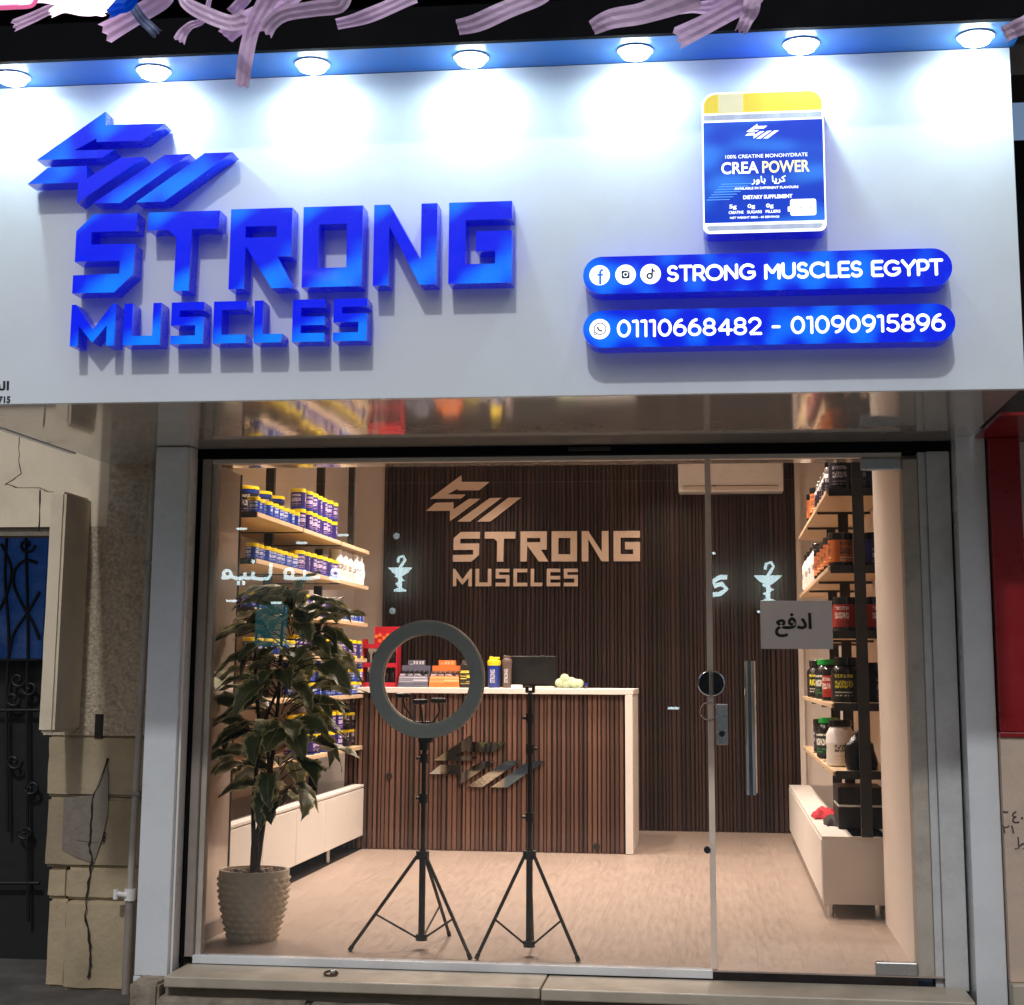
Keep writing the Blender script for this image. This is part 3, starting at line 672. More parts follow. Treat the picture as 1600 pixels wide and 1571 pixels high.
jt('big_lettering', 'CREA', .155, .46, .415, .50, bold=.02); jt('big_lettering', 'POWER', .49, .875, .415, .50, mat('pale_yellow_print', (.8, .8, .6), .4, emit=(1, .85, .35), es=1.1), .02)
jt('arabic_lettering', '\ufead\ufeed\ufe8e\ufe91  \ufe8e\ufef3\ufeae\ufedb', .40, .68, .335, .395)
jt('fine_lettering', 'AVAILABLE IN DIFFERENT FLAVOURS', .26, .78, .303, .32)
jt('fine_lettering', 'DIETARY SUPPLEMENT', .33, .73, .235, .262, bold=.03)
for k, s in enumerate(('5g', '0g', '0g')):
    jt('dose_number', s, .215+.15*k, .275+.15*k, .165, .20); jt('dose_caption', ('CREATINE', 'SUGARS', 'FILLERS')[k], .21+.15*k, .33+.15*k, .135, .155)
jt('fine_lettering', 'NET WEIGHT 300G - 60 SERVINGS', .22, .62, .10, .115)
plate('tag', [jr(.71, .92, .11, .225, .008, .008)], yl, .0008, 'white_em', t)
plate('tag_tab', [jr(.69, .712, .14, .175, .003, .003)], yl, .0008, 'white_em', t)
for k in range(7): plate('printed_streak', [jr(.03+.02*k, .22+.03*k, .235+.018*k, .24+.018*k, .0005, .0005)], yl, .0006, mat('pale_blue_streak', (.1, .3, .7), .4, emit=(.1, .4, .95), es=.8) if k == 0 else bpy.data.materials['pale_blue_streak'], t)
text_part('tag_lettering', 'Unflavoured', *[q for q in (J(.755, 0)[0], J(.895, 0)[0])], J(0, .155)[1], J(0, .175)[1], yl-.001, 'navy', t, depth=.0006)

# ------------------------------------------------------------------ pillars and frame of the shopfront
t = thing('shopfront_pillar', 'pale grey clad pillar at the left of the glass', 'pillar', (-2.32, -.1, -.25))
part('cladding', MB().box((-2.397, -.15, -.065), (-2.256, .25, ZS)), 'pillar', t, bev=.004)
part('corner_strip', MB().box((-2.399, -.152, -.249), (-2.368, .02, -.066)), 'pillar', t, bev=.002)
part('side_trim', MB().box((-2.2555, -.12, -.06), (-2.246, .0, ZS)), 'plasticw', t)
t = thing('shopfront_pillar', 'pale grey clad pillar at the far right, next to the red column', 'pillar', (1.02, -.1, -.25))
part('cladding', MB().box((.966, -.15, -.249), (1.083, .25, ZS+.04)), 'pillar', t, bev=.004)
t = thing('shutter_guide', 'flat grey shutter guide between the glass door and the right pillar', 'shutter guide', (.89, 0, -.05))
part('outer_channel', MB().box((.865, -.03, -.05), (.957, .09, ZS)), 'pillar2', t, bev=.004)
part('inner_channel', MB().box((.832, -.008, -.05), (.864, .09, ZS)), 'pillar2', t, bev=.004)
part('dark_gap', MB().box((.9575, .02, -.05), (.9655, .09, ZS)), 'black', t)
t = thing('door_jamb', 'cream door jamb beside the grey shutter guide', 'door jamb', (.8, .04, -.01))
part('post', MB().box((.765, -.005, -.01), (.831, .098, 2.06)), 'jamb', t, bev=.006)
t = thing('glass_frame', 'taupe upright frame at the left edge of the shop glass', 'frame', (-2.25, .02, -.03))
part('upright', MB().box((-2.245, -.04, -.03), (-2.228, .06, 2.09)), 'black', t)
part('upright', MB().box((-2.2275, -.03, -.03), (-2.19, .06, 2.09)), 'frame', t, bev=.003)
part('stop_bead', MB().box((-2.1895, -.005, .001), (-2.165, .05, 2.09)), 'jamb', t, bev=.003)
t = thing('shop_header', 'black header bar painted as the shadow gap above the shop glass', 'beam', (-.7, .03, 2.085))
part('beam', MB().box((-2.25, -.045, 2.085), (.957, .1, ZS+.002)), 'black', t)  # black bar stands in for the dark shadow gap under the sign
part('track_cover', MB().box((-.62, -.055, 2.10), (-.44, -.0455, 2.118)), 'metalblack', t, bev=.003)
part('top_channel', MB().box((-2.19, -.012, 2.066), (.765, .03, 2.0845)), 'edge', t)

t = thing('fixed_pane', 'large fixed shop window pane left of the door', 'window', (-1.1, 0, 0))
part('pane', MB().add([(-2.165, 0, .004), (-.048, 0, .004), (-.048, 0, 2.066), (-2.165, 0, 2.066)], [(0, 1, 2, 3)]), 'glass', t)
part('joint_strip', MB().box((-.047, -.006, .001), (-.022, .012, 2.066)), 'seal', t, bev=.002)
part('bottom_channel', MB().box((-2.19, -.035, -.03), (-.04, .02, .003)), 'pillar', t, bev=.002)
for (x, y) in ((620, 838), (614, 955), (1105, 1328)):
    p = onY(x, y, 0); part('glass_stud', MB().cyl((p.x, -.012, p.z), (p.x, -.001, p.z), .014, n=16), 'metalblack' if x > 1000 else 'chrome', t, True)
t = thing('glass_door', 'frameless glass shop door with a long chrome handle', 'door', (.37, 0, 0))
dm = bpy.data.meshes.new('pane')
part('pane', MB().add([(-.02, -.004, .012), (.762, .0, .012), (.762, 0, 2.062), (-.02, -.004, 2.062)], [(0, 1, 2, 3)]), 'glass', t)
hd = part('handle', MB().cyl((.124, -.06, .69), (.124, -.06, 1.225), .02, n=16), 'chrome', t, True)
part('handle', MB().cyl((.134, .055, .69), (.134, .055, 1.225), .018, n=16), 'chrome', t, True)
for z in (.75, 1.16): part('stand_off', MB().cyl((.124, -.06, z), (.132, .055, z), .008), 'chrome', hd, True)
for s in (-1, 1):
    P = [(-.031+s*.004+s*.052*math.sin(math.pi*k/16), 1.133+.052*math.cos(math.pi*k/16)) for k in range(17)]
    lp_ = part('lock_plate', MB().prism(P, -.008, -.026), 'chrome', t, bev=.003)
    P = [(-.031+s*.009+s*.041*math.sin(math.pi*k/16), 1.133+.045*math.cos(math.pi*k/16)) for k in range(17)]
    part('dark_inlay', MB().prism(P, -.0265, -.0285), 'lidk', lp_)
part('lock_body', MB().box((-.012, -.03, .885), (.035, -.006, 1.05)), 'steel', t, bev=.004)
part('lock_cylinder', MB().cyl((.01, -.036, .93), (.01, -.0305, .93), .012), 'metalblack', t, True)
part('lock_ring', MB().tube([(-.042+.036*math.cos(2*math.pi*k/24), -.012, 1.02+.036*math.sin(2*math.pi*k/24)) for k in range(25)], .002, 6), 'steel', t, True)
part('bottom_patch', MB().box((.60, -.022, .0), (.762, .018, .05)), 'steel', t, bev=.004)
part('top_patch', MB().box((.60, -.022, 2.012), (.762, .018, 2.062)), 'steel', t, bev=.004)
t = thing('push_notice', 'white paper notice with black Arabic word taped to the glass door', 'notice', (.32, 0, 1.275))
a = onY(1189, 1014, -.008); b = onY(1300, 939, -.008)
mb = MB(); n = 6
for i in range(n):
    xa, xb = a.x+(b.x-a.x)*i/n, a.x+(b.x-a.x)*(i+1)/n; ya, yb_ = -.008-.003*math.sin(i*1.1), -.008-.003*math.sin((i+1)*1.1)
    mb.add([(xa, ya, a.z), (xb, yb_, a.z), (xb, yb_, b.z), (xa, ya, b.z)], [(0, 1, 2, 3)])
pp = part('sheet', mb, 'paper', t)
sm = pp.modifiers.new('s', 'SOLIDIFY'); sm.thickness = .0006
px_text('character', '\ufeca\ufed3\ufea9\ufe8d', 1211, 1268, 958, 996, -.0125, 'ink', t, bold=.03, split=True)

# sill slabs, base, padlock
t = thing('sill_slab', 'left cream marble sill slab in front of the glass', 'sill', (-1.45, -.17, -.075))
part('slab', MB().box((-2.21, -.325, -.073), (-.703, -.036, -.031)), 'marble', t, bev=.005)
t = thing('sill_slab', 'right cream marble sill slab in front of the glass door', 'sill', (.12, -.17, -.075))
part('slab', MB().box((-.698, -.33, -.077), (.935, -.036, -.034)), 'marble', t, bev=.005)
t = thing('sill_base', 'rough stone base under the marble sill', 'step', (-.65, -.1, -.25))
part('recess', MB().box((-2.22, -.27, -.12), (.95, -.03, -.0775)), 'mortar', t)
for k, (xa, xb) in enumerate(((-2.235, -1.62), (-1.615, -.71), (-.70, .05), (.055, .95))):
    part('stone', rough_block((xa, -.335-.012*(k % 2), -.25), (xb, -.2, -.112-.006*(k % 3)), .006, .05, k), 'rough_stone', t, True)
mb = MB(); p = onZ(240, 1555, -.12)
bm_pts = [(-2.36, -.1), (-2.34, -.06), (-2.27, -.052), (-2.235, -.07), (-2.235, -.25), (-2.36, -.25)]
part('broken_stone', rough_block((-2.36, -.30, -.25), (-2.238, -.04, -.062), .008, .03, 2), 'rough_stone', t, True)
p = onZ(517, 1525, -.031)
t = thing('padlock_loop', 'small rusty ring and staple fixed to the left marble sill', 'ring', (p.x, p.y, -.031))
mb = MB(); mb.tube([(p.x+.026*math.cos(q), p.y+.018*math.sin(q), -.022+.006*math.sin(q)) for q in [2*math.pi*k/16 for k in range(16)]], .005); part('ring', mb, mat('rust', (.09, .05, .03), .8, .3, var=.4, vscale=40), t, True)
part('staple', MB().box((p.x-.004, p.y-.004, -.031), (p.x+.018, p.y+.016, -.006)), 'steel', t, bev=.004)

# ------------------------------------------------------------------ neighbour on the left
YN = .5
t = thing('stone_building', 'old plaster and stone building left of the shop', 'building', (-3.3, YN, -.25))
part('upper_plaster', MB().box((-5.5, YN, 1.84), (-2.858, YN+.15, 3.9)), 'plaster', t)
part('pebbledash_wall', MB().box((-2.857, YN-.004, .872), (-2.3, YN+.15, 3.9)).box((-3.12, YN+.002, .872), (-2.857, YN+.15, 1.84)), 'pebble', t)
part('lintel', MB().box((-5.5, YN+.02, 1.80), (-3.12, YN+.15, 1.839)), 'mortar', t)
def zof(y, Y=YN, x=120): return onY(x, y, Y).z
rows = [(zof(1150)+.002, zof(1245), .0), (zof(1246.5), zof(1355), .004), (zof(1356), zof(1405), .012), (zof(1406.5), -.25, .035)]
for k, (zt_, zb_, pr) in enumerate(rows):
    xl = -3.09+.012*k
    part('stone_block', rough_block((xl+(.1 if pr > .01 else 0), YN-pr, zb_), (-2.3, YN+.15, zt_), .005, .045, k), 'stone', t, True)
    if pr > .01: part('stone_block', rough_block((xl, YN+.012, zb_), (xl+.097, YN+.3, zt_), .004, .045, k+9), 'stone', t, True)
part('far_return', MB().box((-3.085, YN+.31, -.25), (-3.02, 1.2, 1.84)), 'stone', t)
part('doorway_back', MB().box((-5.5, 1.25, -.25), (-3.0, 1.4, 1.9)), 'darkdoor', t)
# chipped render box beside the doorway
a = onY(59, 1145, .2); b = onY(103, 768, .2)
part('shutter_box', rough_block((a.x, .2, a.z), (b.x, YN+.01, b.z), .003, .06, 4), 'plaster', t, True)
part('dark_slot', MB().box((b.x+.075, YN-.008, .86), (b.x+.115, YN+.0, .97)), 'crack', t)
# the long crack and the mortar patch on the stones
def crack(name, pts, wd, parent, Y):
    mb = MB(); rng = random.Random(5); L_, R_ = [], []
    q = []
    for (x0_, y0_), (x1_, y1_) in zip(pts[:-1], pts[1:]):
        for k in range(4): u = k/4; q.append((x0_+(x1_-x0_)*u+rng.uniform(-1, 1)*1.3, y0_+(y1_-y0_)*u))
    q.append(pts[-1])
    P = [onY(x, y, Y(y)) for x, y in q]
    for i, p in enumerate(P): ww = wd*rng.uniform(.4, 1.3); L_.append(p+Vector((-ww, 0, 0))); R_.append(p+Vector((ww, 0, 0)))
    for i in range(len(P)-1):
        yy = Vector((0, .004, 0)); mb.add([L_[i], R_[i], R_[i+1], L_[i+1], L_[i]+yy, R_[i]+yy, R_[i+1]+yy, L_[i+1]+yy], [(0, 1, 2, 3), (4, 7, 6, 5), (0, 3, 7, 4), (1, 5, 6, 2)])
    return part(name, mb, 'crack', parent)
def ysurf(y): return YN-.0085-(.0 if y < 1246 else .004 if y < 1355 else .012 if y < 1405 else .035)
pt = [onY(x, y, YN-.007) for x, y in ((100, 1246), (146, 1243), (166, 1190), (170, 1212), (169, 1270), (160, 1310), (147, 1349), (120, 1340), (97, 1328))]
part('mortar_patch', MB().prism([(p.x, p.z) for p in pt], YN-.0105, YN-.001), 'mortar', t)
crack('crack', [(168, 1185), (155, 1225), (143, 1250), (142, 1300), (140, 1320), (143, 1345), (137, 1390), (133, 1430), (139, 1470), (141, 1500), (137, 1528)], .0045, t, lambda y: ysurf(y)-.003)
crack('crack', [(120, 1313), (138, 1316), (160, 1316), (164, 1300)], .004, t, lambda y: YN-.0125)
crack('crack', [(8, 755), (25, 762), (60, 762), (75, 768), (100, 770)], .004, t, lambda y: YN-.003)
crack('crack', [(30, 675), (28, 700), (32, 740), (8, 758)], .0015, t, lambda y: YN-.003)
crack('crack', [(62, 766), (60, 830)], .003, t, lambda y: .198)
t = thing('drain_pipe', 'thin grey pipe with a broken white tap between stone wall and pillar', 'pipe', (-2.55, .4, -.25))
a = onY(241, 735, .42); b = onY(203, 1400, .42)
part('pipe', MB().tube([a, (a+b)/2, b], .016, 10), 'conduit', t, True)
part('lower_pipe', MB().cyl(b+Vector((0, 0, -.001)), Vector((b.x+.0, .42, -.25)), .019), 'frame', t, True)
part('coupling', MB().cyl(b+Vector((0, 0, -.02)), b+Vector((0, 0, .03)), .026), 'plasticw', t, True)
part('tap', MB().cyl(b+Vector((0, -.01, .0)), b+Vector((-.055, -.03, .012)), .013).cyl(b+Vector((-.055, -.03, -.012)), b+Vector((-.055, -.03, .03)), .012), 'plasticw', t, True)
for y in (880, 1240): p = onY(241-38*(y-735)/665, y, .42); part('bracket', MB().box(p+Vector((-.024, -.02, -.008)), p+Vector((.024, .08, .008))), 'frame', t)

# door with wrought-iron scrolls
YD = 1.15
t = thing('iron_door', 'dark door with wrought-iron scrolls and glass painted with blue reflection in the left doorway', 'door', (-3.9, YD, -.25))
part('leaf', MB().box((-4.6, YD+.03, -.249), (-3.03, YD+.07, 1.84)), 'darkdoor', t)
a = onY(-60, 1030, YD); b = onY(60, 835, YD)
part('glass_panel', MB().box((a.x, YD+.0, a.z), (b.x+.05, YD+.025, b.z)), 'blue_reflection', t)
def smooth(P, k=5):
    Q = []; n = len(P)
    for i in range(n-1):
        p0, p1, p2, p3 = P[max(i-1, 0)], P[i], P[i+1], P[min(i+2, n-1)]
        for j in range(k): u = j/k; Q.append(.5*((2*p1)+(p2-p0)*u+(2*p0-5*p1+4*p2-p3)*u*u+(3*p1-p0-3*p2+p3)*u**3))
    return Q+[P[-1]]
def ipx(pts, n='bar', r=.009): part(n, MB().tube(smooth([onY(x, y, YD-.02) for x, y in pts]), r, 8), 'iron', t, True)
ipx([(12, 820), (8, 900), (14, 1000), (10, 1100), (12, 1300)]); ipx([(-30, 1032), (62, 1032)]); ipx([(-30, 838), (62, 838)])
ipx([(58, 880), (40, 876), (24, 890), (22, 915), (35, 945), (52, 975), (62, 1000)], 'scroll'); ipx([(62, 925), (45, 955), (22, 990), (14, 1025)], 'scroll'); ipx([(2, 850), (18, 890), (10, 930), (-5, 960)], 'scroll')
ipx([(40, 820), (44, 1000), (42, 1100), (44, 1440)]); ipx([(-30, 1110), (62, 1110)]); ipx([(-30, 1380), (62, 1380)])
for cx, cy, s in ((42, 852, 1), (28, 1062, 1), (47, 1075, -1), (20, 1092, 1), (40, 1300, -1), (22, 1190, 1), (50, 1230, -1)):
    ipx([(cx+s*(13-k*.62)*math.cos(k*.42), cy+(13-k*.62)*math.sin(k*.42)) for k in range(19)], 'scroll', .008)

# ------------------------------------------------------------------ neighbour on the right
t = thing('red_shopfront', 'red clad column and canopy with beige dado right of the shop', 'building', (1.6, 0, -.25))
part('column', MB().box((1.09, -.19, .955), (1.212, .2, 2.118)), 'red', t, bev=.004)
part('column_trim', MB().box((1.086, -.205, .935), (2.4, .2, .954)), 'red', t, bev=.003)
part('canopy', MB().box((1.045, -.75, 2.119), (2.6, .2, 2.131)), 'red', t)
dd = part('dado', MB().box((1.087, -.195, .02), (2.4, .2, .934)), 'pinkwall', t)
part('plinth', MB().box((1.087, -.24, -.25), (2.4, .2, .018)), 'marble', t, bev=.006)
part('window', MB().box((1.2125, -.05, .956), (2.4, .0, 2.118)), 'plasticw', t)
part('window_panel', MB().box((1.2128, -.09, 1.35), (2.4, -.052, 1.72)), 'darkdoor', t)
for s, xa, xb, ya, yb_ in (('\u0666\u0664\u0660\u0669', 1567, 1612, 1268, 1286), ('\u0662\u0661', 1566, 1584, 1290, 1302), ('\u0637', 1586, 1604, 1308, 1328)):
    px_text('scribble', s, xa, xb, ya, yb_, -.1965, 'pencil', dd, depth=.0008)

# ------------------------------------------------------------------ streamers overhead
YR = -2.75
def streamer(pts, wds, label, m='ribbon', seed=0, fold=.0011, dy=0):
    rng = random.Random(seed); P = [onY(x, y, YR+dy-.012*i) for i, (x, y) in enumerate(pts)]
    # smooth the centre line
    Q = []; n = len(P)
    for i in range(n-1):
        p0, p1, p2, p3 = P[max(i-1, 0)], P[i], P[i+1], P[min(i+2, n-1)]
        for k in range(6):
            u = k/6; Q.append(.5*((2*p1)+(p2-p0)*u+(2*p0-5*p1+4*p2-p3)*u*u+(3*p1-p0-3*p2+p3)*u**3))
    Q.append(P[-1]); s = (CAM-P[0]).length/F; mb = MB(); nc = 6; m_ = len(Q); vs = []
    for i, q in enumerate(Q):
        d = (Q[min(i+1, m_-1)]-Q[max(i-1, 0)]).normalized(); view = (CAM-q).normalized(); side = d.cross(view).normalized()
        u = i/(m_-1); wd = (wds[0]+(wds[1]-wds[0])*u)*1.15*s*(1+.05*math.sin(u*9+seed)); tw = .22*math.sin(u*5+seed)
        nrm = side.cross(d); sd_ = side*math.cos(tw)+nrm*math.sin(tw)
        ragged = d*(rng.uniform(-.006, .006)) if i in (0, m_-1) else Vector()
        for c in range(nc):
            e = c/(nc-1)-.5
            vs.append(q+sd_*(e*wd)+nrm*(fold*(1 if c % 2 else -1)+rng.uniform(-.0006, .0006)+.004*math.sin(u*13+seed*2))+ragged*(1 if c % 2 else -1))
    fs = [(i*nc+c, i*nc+c+1, (i+1)*nc+c+1, (i+1)*nc+c) for i in range(m_-1) for c in range(nc-1)]
    mb.add(vs, fs)
    o = single('paper_streamer', mb, m, label, 'streamer', 'lilac strips hanging over the sign' if m == 'ribbon' else 'foil ribbons at the top left' if m == 'foil' else None)
    sm = o.modifiers.new('s', 'SOLIDIFY'); sm.thickness = .0006
    return o
ST = [([(22, 40), (50, 28), (85, 12), (122, 2), (150, -14)], (14, 11), 'thin lilac strip at the far left under the bright foil', 'ribbon'),
      ([(163, 53), (205, 29), (250, 2), (262, -12)], (27, 22), 'wide pale lilac strip left of centre with a square cut end', 'ribbon'),
      ([(246, 54), (234, 42), (220, 28), (205, 4), (200, -14)], (15, 10), 'short grey-blue strip behind a pale lilac strip', 'ribbonb'),
      ([(285, -12), (292, 6), (325, 24), (360, 36), (385, 30)], (14, 24), 'lilac strip bending right over the dark fascia, above the emblem', 'ribbon'),
      ([(352, 58), (368, 42), (398, 26), (440, 4), (460, -12)], (24, 26), 'lilac strip fanning down to the left in the knot of strips', 'ribbon'),
      ([(378, 136), (384, 90), (393, 50), (406, 22), (425, -12)], (18, 24), 'longest lilac strip, hanging down past the blue eave', 'ribbon'),
      ([(280, 64), (286, 52), (298, 40), (318, 30), (330, -12)], (16, 5), 'small curled lilac strip like a petal', 'ribbon'),
      ([(414, 52), (424, 36), (446, 22), (490, 14), (530, 8), (540, -12)], (20, 20), 'crumpled lilac strip running right from the knot of strips', 'ribbon'),
      ([(362, 22), (372, 10), (384, -2), (390, -14)], (18, 12), 'short lilac tuft at the top of the knot of strips', 'ribbon'),
      ([(527, 38), (560, 30), (600, 15), (648, -8)], (15, 22), 'pointed lilac strip left of the photo centre', 'ribbon'),
      ([(715, 43), (745, 36), (790, 16), (835, -2), (850, -14)], (22, 26), 'wide lilac strip above the fourth downlight', 'ribbon'),
      ([(925, 44), (955, 30), (1000, 22), (1040, 8), (1090, -12)], (20, 38), 'broad pink-lilac strip with a pointed end right of centre', 'ribbon'),
      ([(1050, 18), (1080, 12), (1115, 10), (1150, -12)], (9, 26), 'short pink strip behind its longer neighbours', 'ribbon'),
      ([(1058, 60), (1095, 42), (1140, 18), (1170, 2), (1185, -12)], (28, 24), 'long pink-lilac strip crossing onto the blue eave', 'ribbon'),
      ([(1158, 50), (1166, 32), (1174, 14), (1176, -12)], (16, 24), 'drooping pink end beside the long pink-lilac strip', 'ribbon'),
      ([(1569, 54), (1585, 46), (1610, 32), (1640, -12)], (22, 20), 'lilac strip at the far right edge of the photo', 'ribbon')]
for k, (pts, wd, lb, m) in enumerate(ST): streamer(pts, wd, lb, m, k+1, dy=-.03*(k % 4))
cp = [onY(x, -16+3*math.sin(x*.01), YR) for x in range(-80, 1720, 60)]
single('garland_cord', MB().tube(cp, .004, 6), 'cord', 'cord stretched above the street that the strips hang from', 'cord', smooth=True)
for k, (pts, wd, lb, m) in enumerate([
    ([(78, 22), (100, 12), (128, 14), (152, 8), (172, -14)], (10, 26), 'blazing white foil ribbon at the top left', 'foil'),
    ([(96, 2), (122, 6), (150, 16), (166, 20)], (16, 12), 'short white foil ribbon crossing the blazing one', 'foil'),
    ([(-20, -4), (20, 1), (62, -2), (95, 3)], (12, 10), 'white foil fringe at the very top left corner', 'foil'),
    ([(-20, 12), (20, 11), (50, 8), (60, -12)], (7, 6), 'thin pink foil band at the top left corner', 'foilp'),
    ([(168, 16), (184, 12), (200, 8), (214, -12)], (22, 12), 'small blue foil piece beside the white foil', 'foilb')]):
    streamer(pts, wd, lb, m, 40+k, fold=.006, dy=-.12)

# ------------------------------------------------------------------ shop lamps (recessed in the ceiling)
for i, (x, y) in enumerate([(x, y) for y in (1.7, 2.8, 3.8) for x in (-1.95, -.95, .05)]+[(-1.7, 5.2), (-.4, 5.2)]):
    t = thing('ceiling_downlight', 'warm recessed ceiling downlight inside the shop', 'downlight', (x, y, 2.81), 'warm ceiling downlights')
    part('trim', MB().lathe([(.05, 0), (.075, 0), (.075, -.006), (.05, -.004)], (x, y, 2.81), 24), 'plasticw', t, True)
    part('lens', MB().lathe([(.0001, -.003), (.05, -.003)], (x, y, 2.81), 24), 'lamp_warm', t)
    ld = bpy.data.lights.new('shop_spot', 'SPOT'); ld.color = (1, .82, .70); ld.spot_size = R(132); ld.spot_blend = .8; ld.shadow_soft_size = .05
    ld.energy = 24 if y > 5 else (155 if x < -1.5 else 122) if y > 2 else (110 if x < -1.5 else 84)
    lo = bpy.data.objects.new('shop_spot', ld); COL.objects.link(lo); lo.parent = t; lo.location = (0, 0, -.03)

# ------------------------------------------------------------------ counter
YC = 4.12; CX0, CX1 = -2.52, -.62
t = thing('counter', 'sales counter with brown slatted front and white top', 'counter', (-1.55, YC+.3, 0))
part('carcass', MB().box((CX0, YC+.012, .003), (CX1-.001, YC+.7, 1.03)), 'slatback', t)
slats(CX0, CX1, .004, 1.028, YC+.012, t, 'slat2', (.016, .02, .024, .028), .008, .014)
part('end_panel', MB().box((CX1, YC-.03, .002), (CX1+.05, YC+.72, 1.03)), 'whitelam', t, bev=.003)
part('top', MB().box((CX0, YC-.03, 1.031), (CX1+.055, YC+.72, 1.068)), 'whitelam', t, bev=.003)
for x, y in ((608, 1213), (932, 1323)):
    p = onY(x, y, YC-.003); part('grommet', MB().cyl((p.x, YC-.01, p.z), (p.x, YC-.001, p.z), .022, n=18), 'metalblack', t, True)
a = onY(670, 1229, YC-.02); b = onY(851, 1149, YC-.02)
t = thing('counter_emblem', 'mirror-polished arrow and bars emblem on the front of the counter', 'emblem', ((a.x+b.x)/2, YC, a.z))
for lp in EM:
    me = fill_mesh([[(x-t.location.x, z-t.location.z) for x, z in place_loops([lp], a.x, b.x, a.z, b.z)[0]]], .014); me.transform(Matrix.Translation((0, -.005, 0)))
    link_mesh('bar', me, 'mirror', t)
ZT = 1.068; YI = YC+.2
def cpx(x, y=1072, Y=YI): return onY(x, y, Y).x
def sc(px_, Y=YI): return px_/F*(Y+6.8)*1.005
def display_box(xa, xb, ytop, m, label, rows=1):
    x0_, x1_ = cpx(xa), cpx(xb); h = sc(1071-ytop); t = thing('display_box', label, 'box', ((x0_+x1_)/2, YI, ZT))
    d = .14
    part('tray', MB().prism([(0, 0)]*0 or [(x0_, ZT), (x1_, ZT), (x1_-.008, ZT+h*.42), (x0_+.008, ZT+h*.42)], YI, YI+d), m, t)
    part('bar_row', MB().box((x0_+.012, YI+.01, ZT+h*.42), (x1_-.012, YI+d*.6, ZT+h*.52)), 'darkp', t)
    part('back_card', MB().box((x0_+.006, YI+d*.7, ZT+h*.42), (x1_-.006, YI+d, ZT+h*.8)), m, t)
    part('header_card', MB().box((x0_+(x1_-x0_)*.22, YI+d*.8, ZT+h*.8), (x1_-(x1_-x0_)*.22, YI+d, ZT+h)), m, t)
    for k in range(6):
        xx = x0_+.022+(x1_-x0_-.044)*k/5; part('bar_end', MB().cyl((xx, YI+.02, ZT+h*.53), (xx, YI+.075, ZT+h*.57), .012, n=8), 'lidk' if m == 'greyboxp' else 'grey', t, True)
    return t, x0_, x1_, h
t, xa, xb, h = display_box(622, 669, 1029, 'greyboxp', 'slate-grey counter display box of bars with open front')
for k, q in enumerate((.30, .40, .49, .60, .69)): part('header_mark', MB().box((xa+(xb-xa)*q, YI+.1095, ZT+h*(.84 if k else .83)), (xa+(xb-xa)*(q+.065), YI+.1115, ZT+h*(.96 if k else .86))), 'paper', t)
t, xa, xb, h = display_box(670, 718, 1029, 'orangebox', 'bright orange counter display box of bars with open front')
for k, q in enumerate((.30, .42, .52, .64)): part('header_mark', MB().box((xa+(xb-xa)*q, YI+.1095, ZT+h*.84), (xa+(xb-xa)*(q+.07), YI+.1115, ZT+h*(.90 if k == 0 else .96))), mat('pale_orange_mark', (.85, .45, .25), .5) if k == 0 else bpy.data.materials['pale_orange_mark'], t)
t = thing('carton', 'black carton with yellow print between orange box and shaker on the counter', 'box', (cpx(729), YI, ZT))
part('body', MB().box((cpx(719), YI, ZT), (cpx(742), YI+.1, ZT+sc(36))), 'yellowboxp', t, bev=.002)
part('flap', MB().box((cpx(719), YI+.08, ZT+sc(36)), (cpx(742), YI+.1, ZT+sc(42))), 'grey', t)
def shaker(xa, xb, ytop, mb_, ml, mp, label):
    x0_, x1_ = cpx(xa), cpx(xb); cx, r = (x0_+x1_)/2, (x1_-x0_)/2; h = sc(1070-ytop); c = (cx, YI+.05, ZT)
    t = thing('shaker_bottle', label, 'shaker', c)
    part('cup', MB().lathe([(r*.82, 0), (r*.86, .004), (r*.97, h*.72), (r*.97, h*.73)], c, 24), mb_, t, True)
    part('lid', MB().lathe([(r, h*.71), (r*1.03, h*.74), (r*1.03, h*.85), (r*.9, h*.88), (r*.5, h*.92), (0.0001, h*.92)], c, 24), ml, t, True)
    part('spout', MB().cyl((cx-r*.45, YI+.05, ZT+h*.9), (cx-r*.45, YI+.05, ZT+h), r*.33, r*.28, 14).box((cx-r*.2, YI+.035, ZT+h*.915), (cx+r*.85, YI+.065, ZT+h*.985)), ml, t, True, bev=.003)
    me = text_mesh('STRONG', 0, h*.42, 0, r*.75, 0, bold=.03); me.transform(Matrix.Translation((cx+r*.28, YI+.05-r*.955, ZT+h*.16)) @ Matrix.Rotation(R(-90), 4, 'Y') @ Matrix.Translation((0, 0, 0)))
    me.transform(Matrix.Translation(-Vector(c))); link_mesh('cup_lettering', me, mp, t)
    return t
shaker(760, 780.5, 1022, 'blue', 'lidy', 'paper', 'blue shaker bottle with yellow lid on the counter')
shaker(783, 798.5, 1020, 'grey', 'grey', 'paper', 'smoke-grey shaker bottle next to the blue one on the counter')
t = thing('monitor', 'black monitor standing with its back to the street on the counter', 'monitor', (cpx(835), YI+.12, ZT))
xa, xb = cpx(799, Y=YI+.12), cpx(869, Y=YI+.12)
part('back_shell', MB().box((xa, YI+.12, ZT+.02), (xb, YI+.15, ZT+.02+sc(45))), 'screen', t, bev=.006)
part('stand', MB().box(((xa+xb)/2-.03, YI+.16, ZT+.005), ((xa+xb)/2+.03, YI+.18, ZT+.12)), 'screen', t)
part('foot', MB().box(((xa+xb)/2-.1, YI+.08, ZT), ((xa+xb)/2+.1, YI+.24, ZT+.008)), 'screen', t, bev=.002)
part('camera_bump', MB().box((cpx(841), YI+.118, ZT+.02+sc(45)), (cpx(848), YI+.15, ZT+.02+sc(46.5))), 'steel', t)
